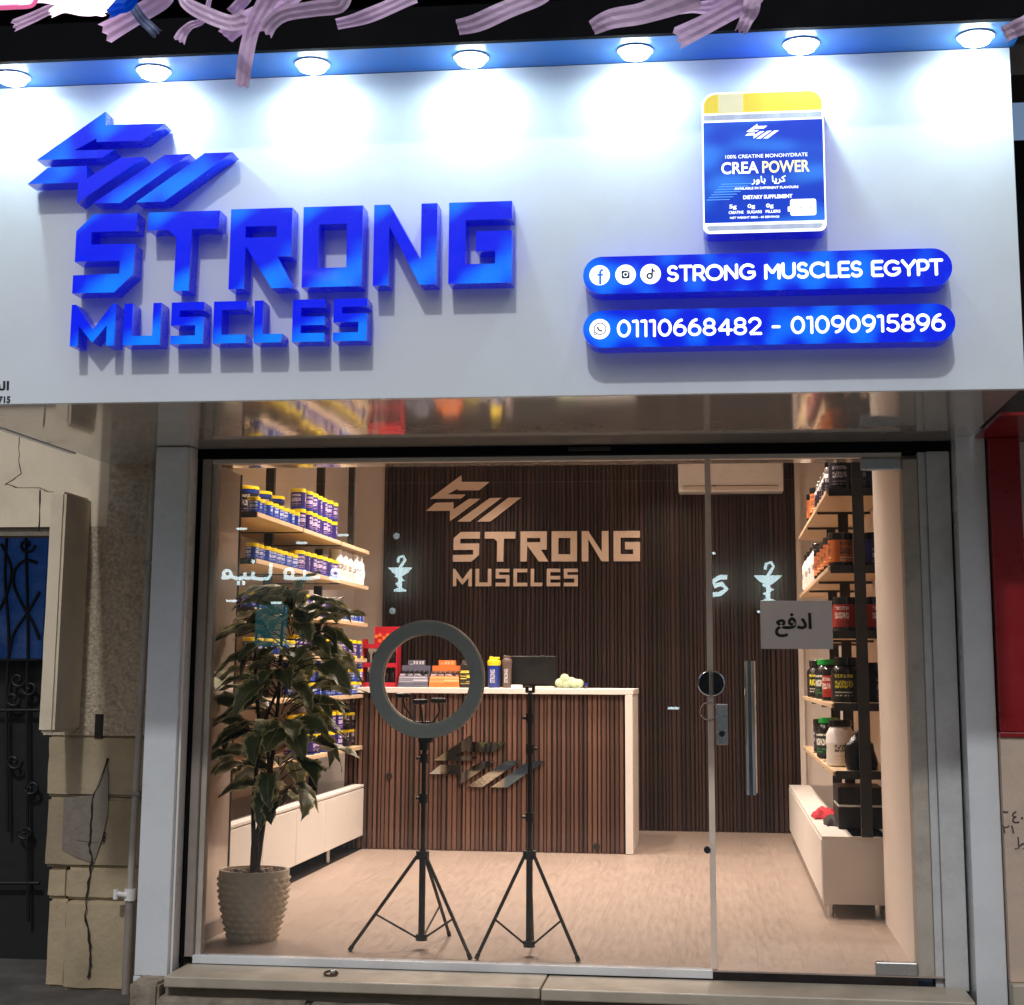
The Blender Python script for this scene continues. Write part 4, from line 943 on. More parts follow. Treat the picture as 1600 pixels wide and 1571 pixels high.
single('card_box', MB().box((cpx(800), YI-.06, ZT), (cpx(817), YI, ZT+sc(5))), 'plasticw', 'small white box at the left foot of the monitor', 'box', bev=.002)
single('paper_pad', MB().box((cpx(839), YI-.1, ZT), (cpx(867), YI+.04, ZT+sc(3.2))), 'edge', 'flat cream paper pad in front of the monitor', 'pad', bev=.001)
mb = MB()
def blob(c, r, e=(1, 1, 1), n=10):
    vs, fs = [], []
    for i in range(n+1):
        for k in range(n*2): a1 = math.pi*i/n; b1 = math.pi*k/n; vs.append((c[0]+r*e[0]*math.sin(a1)*math.cos(b1), c[1]+r*e[1]*math.sin(a1)*math.sin(b1), c[2]+r*e[2]*math.cos(a1)))
    for i in range(n):
        for k in range(2*n): fs.append((i*2*n+k, i*2*n+(k+1) % (2*n), (i+1)*2*n+(k+1) % (2*n), (i+1)*2*n+k))
    mb.add(vs, fs)
for x, dz, r in ((874, .035, .032), (882, .065, .034), (884, .03, .032), (890, .04, .03), (898, .033, .034), (905, .034, .03), (893, .058, .02)): blob((cpx(x), YI+.02, ZT+dz), r)
o = single('vinyl_weights', mb, 'greentowel', 'pale green lumpy hand weights beside the monitor on the counter', 'hand weights', smooth=True)
rm = o.modifiers.new('r', 'REMESH'); rm.mode = 'VOXEL'; rm.voxel_size = .005; rm.use_smooth_shade = True
t = thing('bottle_cap', 'small blue capped vial right of the green weights', 'vial', (cpx(915), YI+.03, ZT))
part('vial', MB().lathe([(.012, 0), (.012, .02)], (cpx(915), YI+.03, ZT), 14), 'grey', t, True); part('cap', MB().lathe([(.014, .02), (.014, .035), (.0001, .037)], (cpx(915), YI+.03, ZT), 14), 'blue', t, True)
# red tiered display
t = thing('tiered_display', 'red three-tier display stand of small bottles at the left end of the counter', 'display stand', (cpx(592), YI+.1, ZT))
x0_, x1_ = cpx(563), cpx(617)
for s in (0, 1): xx = (x0_, x1_-.006)[s]; part('side', MB().prism([(xx, ZT), (xx+.006, ZT), (xx+.006, ZT+.33), (xx, ZT+.33)], YI+.05, YI+.2), 'redplastic', t)
for k, z in enumerate((ZT+.001, ZT+.135, ZT+.265)):
    part('tier', MB().box((x0_+.007, YI+.04, z), (x1_-.007, YI+.2, z+.03)), 'redplastic', t)
    if k < 2:
        for j in range(5): xx = x0_+.03+(x1_-x0_-.06)*j/4; bt = part('bottle', MB().lathe([(.016, .031), (.016, .085), (.008, .098), (.008, .105)], (xx, YI+.09, z), 10), 'darkp', t, True)
part('header', MB().box((cpx(575), YI+.18, ZT+.295), (x1_-.007, YI+.2, ZT+.42)), 'redplastic', t)
for k, (q, z) in enumerate(((578, .35), (584, .36), (590, .34), (584, .32), (596, .36))): part('header_mark', MB().cyl((cpx(q), YI+.177, ZT+z), (cpx(q), YI+.1795, ZT+z), .014, n=10), 'orangebox', t)

# ------------------------------------------------------------------ tubs and jars
def jar(name, cat, r, h, lid, body, label_m, lid_h=.2, neck=.93, shoulder=0, band=(.12, .78)):
    t = thing(name, '', cat)
    bz = h*(1-lid_h)
    prof = [(r*.9, 0), (r, h*.03), (r, bz-shoulder*h), (r*(.96 if not shoulder else .8), bz-shoulder*h*.35), (r*neck*(.75 if shoulder else 1), bz)]
    part('body', MB().lathe(prof, n=18), body, t, True)
    lr = r*(.8 if shoulder else 1.02)
    part('lid', MB().lathe([(lr, bz-.001), (lr, h*.985), (lr*.94, h), (.0001, h)], n=18), lid, t, True)
    part('wrap_label', MB().lathe([(r*1.006, h*band[0]), (r*1.006, min(h*band[1], bz-shoulder*h-.002))], n=18), label_m, t, True)
    for c in t.children: c.location = (0, 0, 0)
    return t
J_small = jar('supplement_jar', 'jar', .034, .085, 'lidy', 'blue', 'bluep', .22)
J_big = jar('supplement_jar', 'jar', .046, .12, 'lidy', 'blue', 'purplep', .17)
J_dark = jar('supplement_jar', 'jar', .075, .17, 'lidy', 'blue', 'darkp', .1)
J_white = jar('white_bottle', 'bottle', .055, .2, 'plasticw', 'plasticw', 'whitep', .14, shoulder=.16, band=(.1, .62))
J_bot = jar('pill_bottle', 'bottle', .022, .08, 'lidk', 'plasticw', 'bluep', .2)
XF = -2.40
# ---- left shelf unit
t = thing('wall_shelf', 'wall shelf unit of pale boards on black posts along the left wall', 'shelf', (-2.6, 2.8, .43))
LEV = [2.0, 1.755, 1.5, 1.26, 1.02, .678]
bays = [(1.44, 2.392), (2.412, 3.362), (3.382, 4.21)]
for z in LEV:
    for (ya, yb_) in bays: part('shelf', MB().box((-2.86, ya, z-.024), (XF, yb_, z)), 'beechpanel', t, bev=.0015)
    for yj in (1.43, 2.402, 3.372): part('bracket', MB().box((-2.86, yj-.0095, z-.03), (XF-.004, yj+.0095, z+.0)), 'metalblack', t)
for yy in (2.5, 3.72):
    zz = [.43]+[q for z in sorted(LEV) for q in (z-.0245, z+.0005)]+[2.81]
    for z0_, z1_ in zip(zz[::2], zz[1::2]): part('post', MB().box((-2.66, yy-.02, z0_), (-2.61, yy+.02, z1_)), 'metalblack', t)
part('arm', MB().box((-2.6095, 3.70, 2.62), (-2.40, 3.74, 2.66)), 'metalblack', t); part('arm_plate', MB().box((-2.6095, 3.695, 2.56), (-2.575, 3.745, 2.72)), 'metalblack', t)
part('drop_rail', MB().box((-2.44, 3.70, 2.001), (-2.40, 3.74, 2.6195)), 'metalblack', t)
def row(proto, xs, y0_, y1_, n, z, label, group, h=0, levels=1, jit=.006):
    rng = random.Random(int(z*1000)+n)
    for lv in range(levels):
        for k in range(n):
            for x in xs: spawn(proto, (x+rng.uniform(-jit, jit), y0_+(y1_-y0_)*k/max(1, n-1)+rng.uniform(-jit, jit), z+lv*h), label, group, rng.uniform(0, 6))
Z1, Z2, Z3, Z4, Z5, Z6 = LEV
row(J_small, [XF-.045], 1.5, 2.34, 8, Z1, 'small blue jar with yellow lid in the front row, top left shelf', 'small jars on the top left shelf')
row(J_dark, [XF-.16], 1.75, 2.25, 3, Z1, 'wide dark blue tub behind the small jars on the top left shelf', 'wide tubs on the top left shelf')
row(J_big, [XF-.06], 2.50, 3.30, 7, Z1, 'dark blue yellow-lidded jar, lower of two stacked rows, top left shelf', 'stacked jars on the top left shelf, lower row')
row(J_big, [XF-.06], 2.50, 3.30, 7, Z1+.1205, 'dark blue yellow-lidded jar, upper of two stacked rows, top left shelf', 'stacked jars on the top left shelf, upper row')
row(J_small, [XF-.045], 1.5, 2.34, 8, Z2, 'small blue jar with yellow lid in the front row of the second left shelf', 'small jars on the second left shelf')
row(J_big, [XF-.06], 2.50, 3.34, 7, Z2, 'dark blue jar with yellow lid in single row, second left shelf', 'large jars on the second left shelf')
row(J_white, [XF-.07], 3.5, 4.1, 5, Z2, 'white shouldered bottle at the far end of the second left shelf', 'white bottles on the second left shelf')
row(J_small, [XF-.045, XF-.125], 1.5, 2.34, 6, Z3, 'small blue jar with yellow lid on the third left shelf, behind the plant', 'small jars on the third left shelf')
row(J_bot, [XF-.04, XF-.09], 3.45, 4.15, 9, Z3, 'tiny bottle with black cap at the far end of the third left shelf', 'pill bottles on the third left shelf')
row(J_big, [XF-.06], 2.5, 3.3, 6, Z3, 'dark blue jar with yellow lid on the third left shelf, just above the leaves', 'large jars on the third left shelf')
row(J_big, [XF-.06], 2.5, 4.1, 11, Z4, 'dark blue jar with yellow lid on the fourth left shelf, among the leaves', 'jars on the fourth left shelf')
row(J_small, [XF-.045], 1.5, 2.34, 6, Z4, 'small blue jar with yellow lid on the fourth left shelf, behind the plant', 'small jars on the fourth left shelf')
for lv in range(3): row(J_small, [XF-.045, XF-.125], 2.6, 4.12, 9, Z5+lv*.0855, 'small blue yellow-lidded jar stacked on counter-height left shelf, %s tier' % ('bottom', 'middle', 'top')[lv], 'stacked small jars on the counter-height shelf, %s tier' % ('bottom', 'middle', 'top')[lv])
for lv in range(2): row(J_big, [XF-.06], 2.5, 3.55, 7, Z6+lv*.1205, 'dark blue jar with yellow lid on the lowest left shelf, %s row' % ('lower', 'upper')[lv], 'stacked jars on the lowest left shelf, %s row' % ('lower', 'upper')[lv])
for lv in range(2): row(J_big, [XF-.16], 3.2, 3.9, 5, Z6+lv*.1205, 'dark blue jar at the rear of the lowest left shelf, %s tier' % ('bottom', 'top')[lv], 'rear jars on the lowest left shelf, %s tier' % ('bottom', 'top')[lv])
for lv in range(3):
    bx = single('supplement_carton', MB().box((-2.62, 3.95, Z6+lv*.112), (-2.46, 4.18, Z6+.11+lv*.112)), 'darkp', 'dark carton with yellow top edge ending the lowest left shelf, %s one' % ('bottom', 'middle', 'top')[lv], 'box', bev=.002)
    tp = part('top_band', MB().box((-2.622, 3.948, Z6+.092+lv*.112), (-2.458, 4.182, Z6+.11+lv*.112)), 'lidy', bx); 
# ---- left cabinet
t = thing('low_cabinet', 'long low white cabinet with flat doors along the left wall', 'cabinet', (-2.6, 2.7, 0))
part('body', MB().box((-2.858, 1.0, .085), (-2.402, 4.42, .405)), 'whitelam', t)
part('top', MB().box((-2.858, .99, .406), (-2.385, 4.43, .422)), 'whitelam', t, bev=.002)
for k in range(5):
    ya = 1.0+k*.684; part('door', MB().box((-2.4015, ya+.003, .09), (-2.385, ya+.681, .398)), 'whitelam', t, bev=.002)
part('top_glass', MB().box((-2.82, 1.05, .4225), (-2.45, 4.38, .428)), 'cabglass', t)
for yy in (1.1, 2.2, 3.3, 4.3): part('castor', MB().cyl((-2.43, yy, .0), (-2.43, yy, .084), .018), 'steel', t, True)
part('plinth', MB().box((-2.80, 1.05, .001), (-2.6, 4.38, .084)), 'slatback', t)

# ---- right shelf unit
t = thing('wall_shelf', 'shelf unit of pale boards on black posts along the right wall', 'shelf', (.7, 2.9, .39))
RX0, RX1 = .555, .857
RLEV = [2.1, 1.71, 1.385, 1.03, .70]
for z in RLEV:
    for (ya, yb_) in ((1.48, 2.42), (2.44, 3.40), (3.42, 4.4)):
        part('shelf', MB().box((RX0, ya, z-.022), (RX1, yb_, z)), 'beechpanel', t, bev=.0015)
    for yy in (1.46, 2.43, 3.41): part('bracket', MB().box((RX0+.01, yy-.0095, z-.035), (RX1, yy+.0095, z+.004)), 'metalblack', t)
for yy in (1.437, 2.43, 3.41):
    zz = [.392]+[q for z in sorted(RLEV) for q in (z-.0355, z+.0045)]+[2.81]
    for z0_, z1_ in ([(.392, 2.81)] if yy < 2 else list(zip(zz[::2], zz[1::2]))): part('post', MB().box((.68, yy-.013, z0_), (.735, yy+.0125, z1_)), 'metalblack', t)
T_orange = jar('protein_tub', 'tub', .064, .17, 'lidk', 'lidk', 'orangep', .16)
T_purple = jar('protein_tub', 'tub', .06, .17, 'lidk', 'lidk', 'purplep', .16)
T_dark = jar('protein_tub', 'tub', .06, .2, 'lidk', 'lidk', 'darkp', .16)
T_red = jar('protein_tub', 'tub', .06, .17, 'lidk', 'lidk', 'redp', .16)
T_by = jar('protein_jar', 'jar', .075, .225, 'lidk', 'lidk', 'blackyel', .17, shoulder=.13, band=(.06, .62))
T_green = jar('protein_jar', 'jar', .07, .225, 'green', 'lidk', 'greenp', .13, shoulder=.16, band=(.05, .6))
T_white = jar('protein_jar', 'jar', .075, .235, 'lidk', 'plasticw', 'whitep', .14, shoulder=.18, band=(.06, .5))
T_silver = jar('supplement_bottle', 'bottle', .032, .14, 'lids', 'plasticw', 'darkp', .22, shoulder=.1, band=(.1, .6))
def ritem(p, x, y, z, lb, g=None): spawn(p, (x, y, RLEV[z]+.004), lb, g, random.uniform(0, 6))
ritem(T_dark, .635, 1.58, 0, 'dark tub at the near end of the top right shelf, beside the silver bottles')
ritem(T_dark, .79, 1.58, 0, 'dark tub against the wall at the near end of the top right shelf')
for k in range(5): ritem(T_silver, .592, 1.75+.2*k, 0, 'slim bottle with silver lid along the front of the top right shelf', 'silver-lidded bottles on the top right shelf')
ritem(T_orange, .62, 2.95, 0, 'orange tub with black lid midway along the top right shelf'); ritem(T_orange, .62, 3.3, 0, 'orange tub with black lid at the far end of the top right shelf')
ritem(T_orange, .625, 1.56, 1, 'orange and grey tub with black lid nearest on the second right shelf')
ritem(T_purple, .79, 1.56, 1, 'purple tub half hidden by the black post on the second right shelf')
ritem(T_purple, .66, 1.9, 1, 'dark purple tub behind the orange one on the second right shelf')
for k in range(4): ritem(T_orange, .62, 1.85+.28*k, 1, 'orange tub in the front row behind the nearest one, second right shelf', 'orange tubs on the second right shelf')
for k in range(4): ritem(J_white if 0 else T_white, .63, 3.05+.32*k, 1, 'white jar at the far end of the second right shelf', 'white jars on the second right shelf')
ritem(T_red, .64, 1.56, 2, 'red tub with black lid nearest on the third right shelf, behind the notice'); ritem(T_red, .79, 1.56, 2, 'red tub by the wall on the third right shelf')
for k in range(4): ritem(T_red, .62, 1.95+.4*k, 2, 'red tub further along the third right shelf', 'red tubs on the third right shelf')
ritem(T_by, .636, 1.58, 3, 'big black jar with yellow print nearest on the fourth right shelf')
ritem(T_dark, .79, 1.7, 3, 'dark tub in the shade behind the black post on the fourth right shelf')
ritem(T_red, .61, 2.1, 3, 'red and white tub between black and green jars, fourth right shelf')
ritem(T_green, .62, 2.75, 3, 'black jar with bright green lid on the fourth right shelf'); ritem(T_by, .62, 3.5, 3, 'black and yellow jar at the far end of the fourth right shelf')
ritem(T_white, .628, 1.95, 4, 'cream white jar on the lowest right shelf, behind the black bag'); ritem(T_green, .62, 2.75, 4, 'black jar with green lid on the lowest right shelf'); ritem(T_dark, .63, 3.4, 4, 'dark tub at the far end of the lowest right shelf')
# black bag
def bag(c, sx, sy, h, m, name, label, cat, seed):
    rng = random.Random(seed); n = 20; rings = 12; vs = []
    for i in range(rings):
        u = i/(rings-1); rr = (1-.15*u)*(1 if u < .62 else max(.18, 1-(u-.62)*2.3)); 
        for k in range(n):
            q = 2*math.pi*k/n; f_ = rr*(1+.10*math.sin(q*3+u*4+seed)+rng.uniform(-.05, .05)); vs.append((c[0]+sx*f_*math.cos(q), c[1]+sy*f_*math.sin(q), c[2]+h*u))
    mb = MB(); mb.add(vs, [(i*n+k, i*n+(k+1) % n, (i+1)*n+(k+1) % n, (i+1)*n+k) for i in range(rings-1) for k in range(n)]+[tuple(range(n-1, -1, -1)), tuple(range((rings-1)*n, rings*n))])
    return single(name, mb, m, label, cat, smooth=True)
bag((.70, 1.62, .704), .078, .07, .2, 'bagk', 'plastic_bag', 'crumpled shiny black bag on the lowest right shelf', 'bag', 2)
# ---- right cabinet
t = thing('low_cabinet', 'long low white cabinet with pale grey end panel along the right wall', 'cabinet', (.65, 3.3, 0))
part('body', MB().box((.505, 1.5, .07), (.80, 5.25, .372)), 'whitelam', t, bev=.002)
part('end_panel', MB().box((.492, 1.482, .066), (.803, 1.4995, .388)), 'whitelam', t, bev=.002)
part('top_rim', MB().box((.492, 1.5, .3725), (.64, 5.25, .388)), 'whitelam', t, bev=.002)
part('display_well', MB().box((.641, 1.5, .3725), (.803, 5.25, .379)), 'card', t)
for yy in (1.502, 1.72, 2.1, 2.6, 3.2): part('divider', MB().box((.641, yy, .3795), (.803, yy+.014, .388)), 'whitelam', t)
part('top_glass', MB().box((.64, 1.5, .3885), (.803, 5.25, .391)), 'cabglass', t)
for k in range(5): part('door', MB().box((.489, 1.51+k*.745, .075), (.5045, 2.248+k*.745, .368)), 'whitelam', t, bev=.002)
for yy in (1.55, 2.8, 4.0, 5.1):
    for xx in (.53, .76): part('foot', MB().cyl((xx, yy, 0), (xx, yy, .069), .016), 'steel', t, True)
t = thing('black_case', 'black flat case stack with a white edge on the right cabinet', 'case', (.71, 1.95, .392))
part('lower_case', MB().box((.60, 1.86, .392), (.83, 2.2, .50)), 'metalblack', t, bev=.004); part('upper_case', MB().box((.60, 1.85, .513), (.83, 2.2, .60)), 'metalblack', t, bev=.004)
part('white_edge', MB().box((.602, 1.853, .501), (.828, 2.19, .5125)), 'plasticw', t)
def cloth(c, sx, sy, h, m, label, seed):
    rng = random.Random(seed); n = 14; vs = []
    for i in range(n):
        for k in range(n):
            u, v = i/(n-1)*2-1, k/(n-1)*2-1; e = max(0, 1-max(abs(u), abs(v))**4)
            vs.append((c[0]+sx*u*(1+.12*math.sin(v*5+seed)), c[1]+sy*v*(1+.1*math.sin(u*4)), c[2]+h*e*(.6+.4*math.sin(u*6+v*4+seed)*.5+rng.uniform(0, .25))+.001))
    return single('folded_cloth', MB().add(vs, [(i*n+k, i*n+k+1, (i+1)*n+k+1, (i+1)*n+k) for i in range(n-1) for k in range(n-1)]), m, label, 'cloth', smooth=True)
cloth((.575, 2.55, .392), .07, .14, .055, 'redcloth', 'crumpled red cloth on the right cabinet', 1)
cloth((.60, 2.15, .392), .055, .13, .045, 'darkcloth', 'dark folded cloth in front of the red one on the right cabinet', 2)
# ---- air conditioner
t = thing('air_conditioner', 'white split air conditioner high on the back wall', 'air conditioner', (.11, 5.65, 2.545))
part('casing', MB().prism([(-.287, 2.548), (.51, 2.548), (.512, 2.80), (-.289, 2.80)], 5.57, 5.757), 'plasticw', t, bev=.012)
part('louvre', MB().box((-.25, 5.562, 2.562), (.47, 5.5695, 2.592)), 'edge', t, bev=.002)
part('louvre_gap', MB().box((-.25, 5.5665, 2.5925), (.47, 5.5698, 2.597)), 'slatback', t)
part('clip', MB().box((-.03, 5.560, 2.588), (.0, 5.5615, 2.598)), 'metalblack', t)

# ------------------------------------------------------------------ ring light and phone stand
def tripod(t, c, feet, zc, ztop, knobs, r=.0125):
    x, y = c
    part('column', MB().cyl((x, y, .05), (x, y, zc+.03), r*1.15, n=14), 'metalblack', t, True)
    part('upper_pole', MB().cyl((x, y, zc+.0305), (x, y, ztop), r*.85, n=14), 'metalblack', t, True)
    cl = part('collar', MB().cyl((x, y, zc-.012), (x, y, zc+.022), r*2.3, n=14), 'metalblack', t, True)
    part('lower_hub', MB().cyl((x, y, .035), (x, y, .06), r*2.0, n=14), 'metalblack', t, True)
    for f_ in feet:
        f_ = Vector((f_[0], f_[1], .006)); d = Vector((f_.x-x, f_.y-y, 0)).normalized(); top = Vector((x, y, zc))+d*r*2
        lg = part('leg', MB().cyl(top, f_, .0075, n=10), 'metalblack', t, True)
        part('rubber_foot', MB().cyl(f_+(top-f_)*.04, f_+Vector((0, 0, -.003)), .0095, n=10), 'rubber', lg, True)
        mid = top+(f_-top)*.62; part('brace', MB().cyl(mid, Vector((x, y, .047))+d*r*1.6, .0045, n=8), 'metalblack', t, True)
    for z, sx in knobs:
        kn = part('knob', MB().cyl((x, y, z-.02), (x, y, z+.02), r*1.5, n=14).cyl((x, y, z), (x+sx*.032, y-.01, z), .007, n=8), 'metalblack', t, True)
c1 = (-1.282, .29)
t = thing('ring_light', 'large unlit ring light on a black tripod behind the glass', 'ring light', (c1[0], c1[1], 0))
fe = [onZ(x, y, 0) for x, y in ((546, 1487), (735, 1500), (702, 1463))]
tripod(t, c1, [(p.x, p.y) for p in fe], .385, .845, ((.63, -1), (.80, -1)))
RC = Vector((-1.276, .27, 1.141)); RO, RI = .258, .192
def annulus(ro, ri, y0_, y1_, n=64, bump=0):
    mb = MB(); prof = [(ri, y0_), ((ri+ro)/2, y0_-bump), (ro, y0_), (ro, y1_), (ri, y1_)]; vs = []
    for k in range(n):
        q = 2*math.pi*k/n
        for r, yy in prof: vs.append((RC.x+r*math.cos(q), RC.y+yy, RC.z+r*math.sin(q)))
    m_ = len(prof); mb.add(vs, [(k*m_+i, k*m_+(i+1) % m_, ((k+1) % n)*m_+(i+1) % m_, ((k+1) % n)*m_+i) for k in range(n) for i in range(m_)]); return mb
part('diffuser', annulus(RO-.004, RI+.004, -.0, .015, bump=.006), 'ring', t, True)
part('housing', annulus(RO, RI, .0155, .04), 'edge', t, True)
part('mount', MB().box((RC.x-.03, .27, .868), (RC.x+.03, .315, .884)).cyl((c1[0], .29, .835), (c1[0], .29, .868), .022, n=14), 'metalblack', t, True)
for x, y in ((630, 1087), (657, 1097), (685, 1095)):
    p = onY(x, y, .29); h = part('phone_holder', MB().box((p.x-.034, .277, p.z-.012), (p.x+.034, .303, p.z+.012)), 'metalblack', t, bev=.01)
    part('gooseneck', MB().tube([(p.x, .29, p.z-.013), (p.x+.006, .295, p.z-.05), ((p.x*2+RC.x)/3, .3, p.z-.085), ((p.x+RC.x)/2, .3, .955)], .0045, 8), 'metalblack', h, True)
part('holder_bar', MB().box((RC.x-.06, .292, .942), (RC.x+.06, .312, .958)), 'metalblack', t, bev=.003)
c2 = (-.806, .2)
t = thing('phone_stand', 'empty black phone tripod right of the ring light', 'tripod', (c2[0], c2[1], 0))
fe = [onZ(x, y, 0) for x, y in ((744, 1500.5), (904, 1503.5))]
fe.append(Vector((3*c2[0]-fe[0].x-fe[1].x, 3*c2[1]-fe[0].y-fe[1].y, 0)))
tripod(t, c2, [(p.x, p.y) for p in fe], .405, 1.085, ((.565, -1), (.98, -1), (.85, 1)))
part('clamp', MB().box((c2[0]-.02, .185, 1.0855), (c2[0]-.008, .215, 1.115)).box((c2[0]+.008, .185, 1.0855), (c2[0]+.02, .215, 1.115)).box((c2[0]-.0075, .19, 1.0855), (c2[0]+.0075, .21, 1.096)), 'metalblack', t, bev=.002)

# ------------------------------------------------------------------ potted plant
PC = Vector((-2.066, .42, 0)); PH = .30
t = thing('potted_plant', 'tall variegated artificial plant in a woven beige pot inside the window', 'plant', PC)
n, m_ = 72, 60; vs = []
for i in range(m_+1):
    u = i/m_; z = PH*u; r = .102+.05*math.sin(min(1, u*1.12)*math.pi/2); rows_ = 11
    for k in range(n):
        q = 2*math.pi*k/n; rowk = u*rows_; ri_ = math.floor(rowk); fv = rowk-ri_; ph = (q/(2*math.pi)*18+.5*(ri_ % 2)) % 1
        tri = 1-abs(ph-.5)*2; d = .015*max(0, 1-abs(fv-.35-.3*tri)*1.6)*(.02+.98*tri) if .03 < u < .9 else .004
        rr = r+d; vs.append(PC+Vector((rr*math.cos(q), rr*math.sin(q), z)))
for rr, z in ((.14, PH), (.138, PH-.03)):
    for k in range(n): q = 2*math.pi*k/n; vs.append(PC+Vector((rr*math.cos(q), rr*math.sin(q), z)))
nr = m_+3
part('pot', MB().add(vs, [(i*n+k, i*n+(k+1) % n, (i+1)*n+(k+1) % n, (i+1)*n+k) for i in range(nr-1) for k in range(n)]+[tuple(range(n-1, -1, -1)), tuple(range((nr-1)*n, nr*n))]), 'pot', t, True)
rng = random.Random(11)
pm = None
for k in range(34):
    q, rr = rng.uniform(0, 6.3), .125*math.sqrt(rng.random()); mb = MB()
    blob((0, 0, 0), .017, (1.2, .9, .7), 5)if False else None
    if pm is None:
        vs, fs = [], []
        for i in range(6):
            for j in range(10): a1 = math.pi*i/5; b1 = 2*math.pi*j/10; vs.append((.02*math.sin(a1)*math.cos(b1), .016*math.sin(a1)*math.sin(b1), .012*math.cos(a1)))
        for i in range(5):
            for j in range(10): fs.append((i*10+j, i*10+(j+1) % 10, (i+1)*10+(j+1) % 10, (i+1)*10+j))
        pm = bpy.data.meshes.new('pebble'); pm.from_pydata(vs, [], fs); pm.materials.append(M['pebbles'])
        for p in pm.polygons: p.use_smooth = True
    o = bpy.data.objects.new('pebble', pm); COL.objects.link(o); o.parent = t; o.location = (rr*math.cos(q), rr*math.sin(q), PH-.022+.008*rng.random()); o.rotation_euler = (rng.uniform(-.4, .4), rng.uniform(-.4, .4), rng.uniform(0, 6))
SP = PC+Vector((0, 0, PH-.03))
stems = [[(0, 0, 0), (-.015, 0, .3), (.0, .02, .62), (-.03, .0, .95), (-.02, 0, 1.22)], [(.01, 0, 0), (.035, .01, .25), (.06, .01, .48), (.09, -.01, .78), (.10, -.02, 1.1), (.12, -.02, 1.28)], [(.008, -.01, 0), (.02, -.03, .2), (.07, -.05, .44), (.05, -.06, .7), (.16, -.05, .98)]]
part('trunk', MB().tube([SP, SP+Vector((0, 0, .12)), SP+Vector((.004, 0, .2))], .021, 10, .8), 'bark', t, True)
spath = []
for s in stems:
    pts = [SP+Vector(q) for q in s]; part('stem', MB().tube(pts, .012, 8, .45), 'bark', t, True); spath.append(pts)
def leaf_mesh(L_, W_, droop, fold, seed):
    rng = random.Random(seed); nu, nv = 12, 7; vs, fs, uvs = [], [], []
    for i in range(nu):
        u = i/(nu-1); wd = W_*(math.sin(math.pi*min(1, u**.72))**.8)*(1 if u < .97 else .2)
        ang = droop*u; x = L_*(math.sin(ang)/droop if droop else u); z = -L_*((1-math.cos(ang))/droop if droop else 0)
        for j in range(nv):
            v = j/(nv-1)*2-1; tooth = 1+(.14*(1 if i % 2 else -1) if abs(v) > .95 else 0)
            vs.append((x, v*wd/2*tooth, z+abs(v)*wd*fold+.006*math.sin(u*14+v*3+seed))); uvs.append((u, j/(nv-1)))
    for i in range(nu-1):
        for j in range(nv-1): fs.append((i*nv+j, i*nv+j+1, (i+1)*nv+j+1, (i+1)*nv+j))
    me = bpy.data.meshes.new('leaf'); me.from_pydata(vs, [], fs); ul = me.uv_layers.new(name='UVMap')
    for l in me.loops: ul.data[l.index].uv = uvs[l.vertex_index]
    for p in me.polygons: p.use_smooth = True
    me.materials.append(M['leaf']); return me
LM = [leaf_mesh(rng.uniform(.19, .25), rng.uniform(.10, .14), d, f_, k) for k, (d, f_) in enumerate(((.45, .22), (.7, .18), (1.0, .25), (.55, .12), (1.2, .2), (.25, .3)))]
twig = MB()
def put_leaf(p, az, pitch, roll, s, me):
    o = bpy.data.objects.new('leaf', me); COL.objects.link(o); o.parent = t
    o.matrix_local = Matrix.Translation(p-PC) @ Matrix.Rotation(az, 4, 'Z') @ Matrix.Rotation(-pitch, 4, 'Y') @ Matrix.Rotation(roll, 4, 'X') @ Matrix.Diagonal((s, s, s, 1))
levels = [(1.38, 12, .05), (1.33, 13, .12), (1.24, 15, .16), (1.13, 15, .17), (1.02, 13, .17), (.91, 13, .17), (.80, 13, .17), (.69, 11, .14), (.58, 8, .09)]
for z, cnt, rad in levels:
    for k in range(cnt):
        az = 2*math.pi*(k+rng.random()*.7)/cnt; zz = z+rng.uniform(-.05, .05)
        c = Vector((PC.x+.11+(.03 if z > 1.1 else -.01), PC.y-.01, zz+.07)); st = c+Vector((.02*math.cos(az), .02*math.sin(az), -.03))
        rr = rad*rng.uniform(.5, 1.25); p = c+Vector((rr*math.cos(az), rr*math.sin(az), rng.uniform(-.01, .05)))
        twig.tube([st, (st+p)/2+Vector((0, 0, .015)), p], .0028, 5)
        top = z > 1.25
        put_leaf(p, az+rng.uniform(-.3, .3), rng.uniform(-.1, .7) if top else rng.uniform(-.55, .3), rng.uniform(-.5, .5), rng.uniform(.8, 1.12), rng.choice(LM))
part('twigs', twig, 'bark', t, True)

# ------------------------------------------------------------------ across the street (seen mirrored in the glass)
YO = -14.5
def mir(x, y): p = onY(x, y, -YO); return Vector((p.x, YO, p.z))
t = thing('street_building', 'dark building across the street, mirrored faintly in the shop glass', 'building', (0, YO-.6, -.25))
part('wall', MB().box((-16, YO-.8, -.25), (14, YO-.2, 6.5)), 'opp', t)
part('parapet', MB().box((-16, YO-.85, 6.5), (14, YO-.2, 6.8)), 'opp', t)
a, b = mir(325, 912), mir(578, 872)
t = thing('pharmacy_sign', 'lit Arabic pharmacy lettering across the street, mirrored in the glass', 'sign', ((a.x+b.x)/2, YO-.2, a.z-.3))
def neon(pts, wd=9, closed=False):
    P = [mir(300+x/4.21, 840+y/4.21) for x, y in pts]; r_ = 1.55*wd/4.21/2*(-YO+6.8)/F
    part('neon_stroke', MB().tube(P+(P[:2] if closed else []), r_, 8), 'phe', t, True)
def loop(cx, cy, rx, ry): neon([(cx+rx*math.cos(k*math.pi/8), cy+ry*math.sin(k*math.pi/8)) for k in range(16)], 14, True)
def dot(x, y): neon([(x-7, y), (x+7, y+1)], 18)
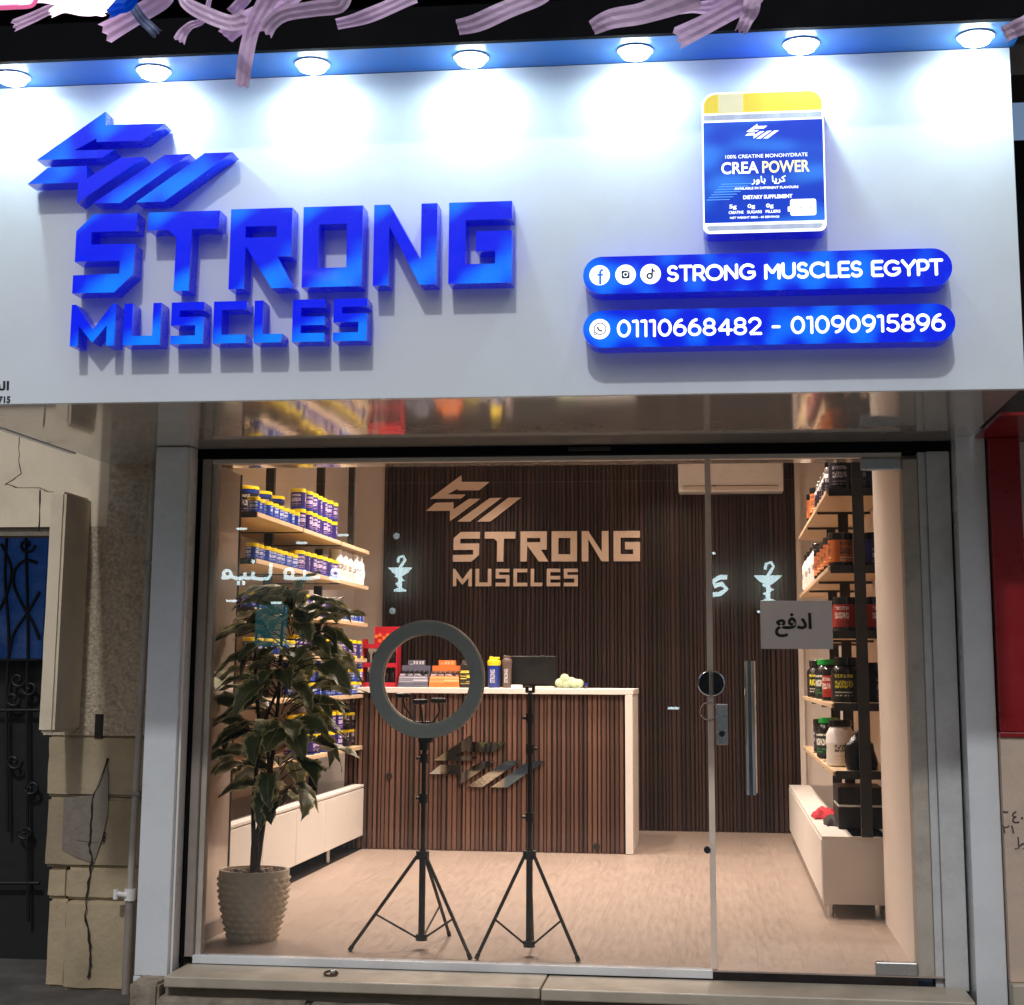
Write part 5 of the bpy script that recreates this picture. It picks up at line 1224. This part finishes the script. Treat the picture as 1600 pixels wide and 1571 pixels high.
loop(117, 248, 17, 30); dot(108, 168); dot(132, 168)
loop(232, 240, 24, 22); neon([(196, 264), (232, 266), (262, 258), (285, 268), (320, 270), (345, 262), (350, 232)], 15); neon([(345, 264), (375, 270), (398, 262), (404, 225)], 15)
dot(402, 160); dot(305, 300); dot(340, 300); neon([(400, 268), (450, 274), (500, 270), (516, 250), (520, 172)], 15)
loop(638, 236, 26, 28); neon([(606, 266), (660, 270), (735, 270), (742, 215)], 15); neon([(735, 270), (790, 268), (840, 262)], 15)
loop(945, 232, 24, 24); neon([(905, 264), (960, 268), (1010, 268)], 15); loop(1105, 252, 26, 24); neon([(1130, 240), (1120, 205), (1070, 195), (1060, 215)], 15)
neon([(3462, 345), (3490, 378), (3550, 372), (3592, 340), (3560, 305), (3515, 320), (3505, 290), (3545, 262), (3596, 262)], 20)
def bowl(x, y, s):
    c = mir(x, y); k = s*(-YO+6.8)/F
    def pl(pts, n='bowl'): part(n, MB().prism([(c.x+u*k, c.z-v*k) for u, v in pts], YO, YO-.03), 'phe', t)
    pl([(-20, -6), (20, -6), (12, 2), (4, 7), (-4, 7), (-12, 2)]); pl([(-3, 7), (3, 7), (3, 26), (10, 29), (10, 32), (-10, 32), (-10, 29), (-3, 26)], 'stem')
    P = [(c.x+u*k, c.z-v*k) for u, v in ((-4, -14), (-2, -22), (5, -24), (8, -18), (4, -12), (0, -6), (-6, 8), (6, 14), (-6, 20), (2, 24))]
    stroke('snake', P, 4.2*k, YO+.01, .02, 'phe', t)
bowl(625, 893, 1); bowl(1218, 906, 1.1)
t = thing('teal_screen', 'teal lit panel across the street, mirrored over the plant', 'screen', (mir(425, 1010).x, YO-.1, mir(425, 1010).z))
p, q = mir(396, 1010), mir(447, 945); part('screen', MB().box((p.x, YO-.1, p.z), (q.x, YO-.05, q.z)), 'teal', t); part('frame', MB().box((p.x-.05, YO-.16, p.z-.05), (q.x+.05, YO-.101, q.z+.05)), 'darkdoor', t)

for k, (x, y) in enumerate(((360, 939), (430, 942), (376, 826), (535, 836), (1052, 1107), (1210, 956), (1127, 864), (470, 848))):
    p = mir(x, y); wd = .07
    t = thing('street_tube_lamp', 'small white tube lamp across the street, mirrored as a dash in the glass', 'lamp', (p.x, YO-.2, p.z-.04), 'tube lamps across the street')
    part('tube', MB().cyl((p.x-wd, YO-.05, p.z), (p.x+wd, YO-.05, p.z), .016, n=10), 'phe', t, True)
    part('holder', MB().box((p.x-wd-.02, YO-.2, p.z-.03), (p.x+wd+.02, YO-.075, p.z+.03)), 'darkdoor', t)
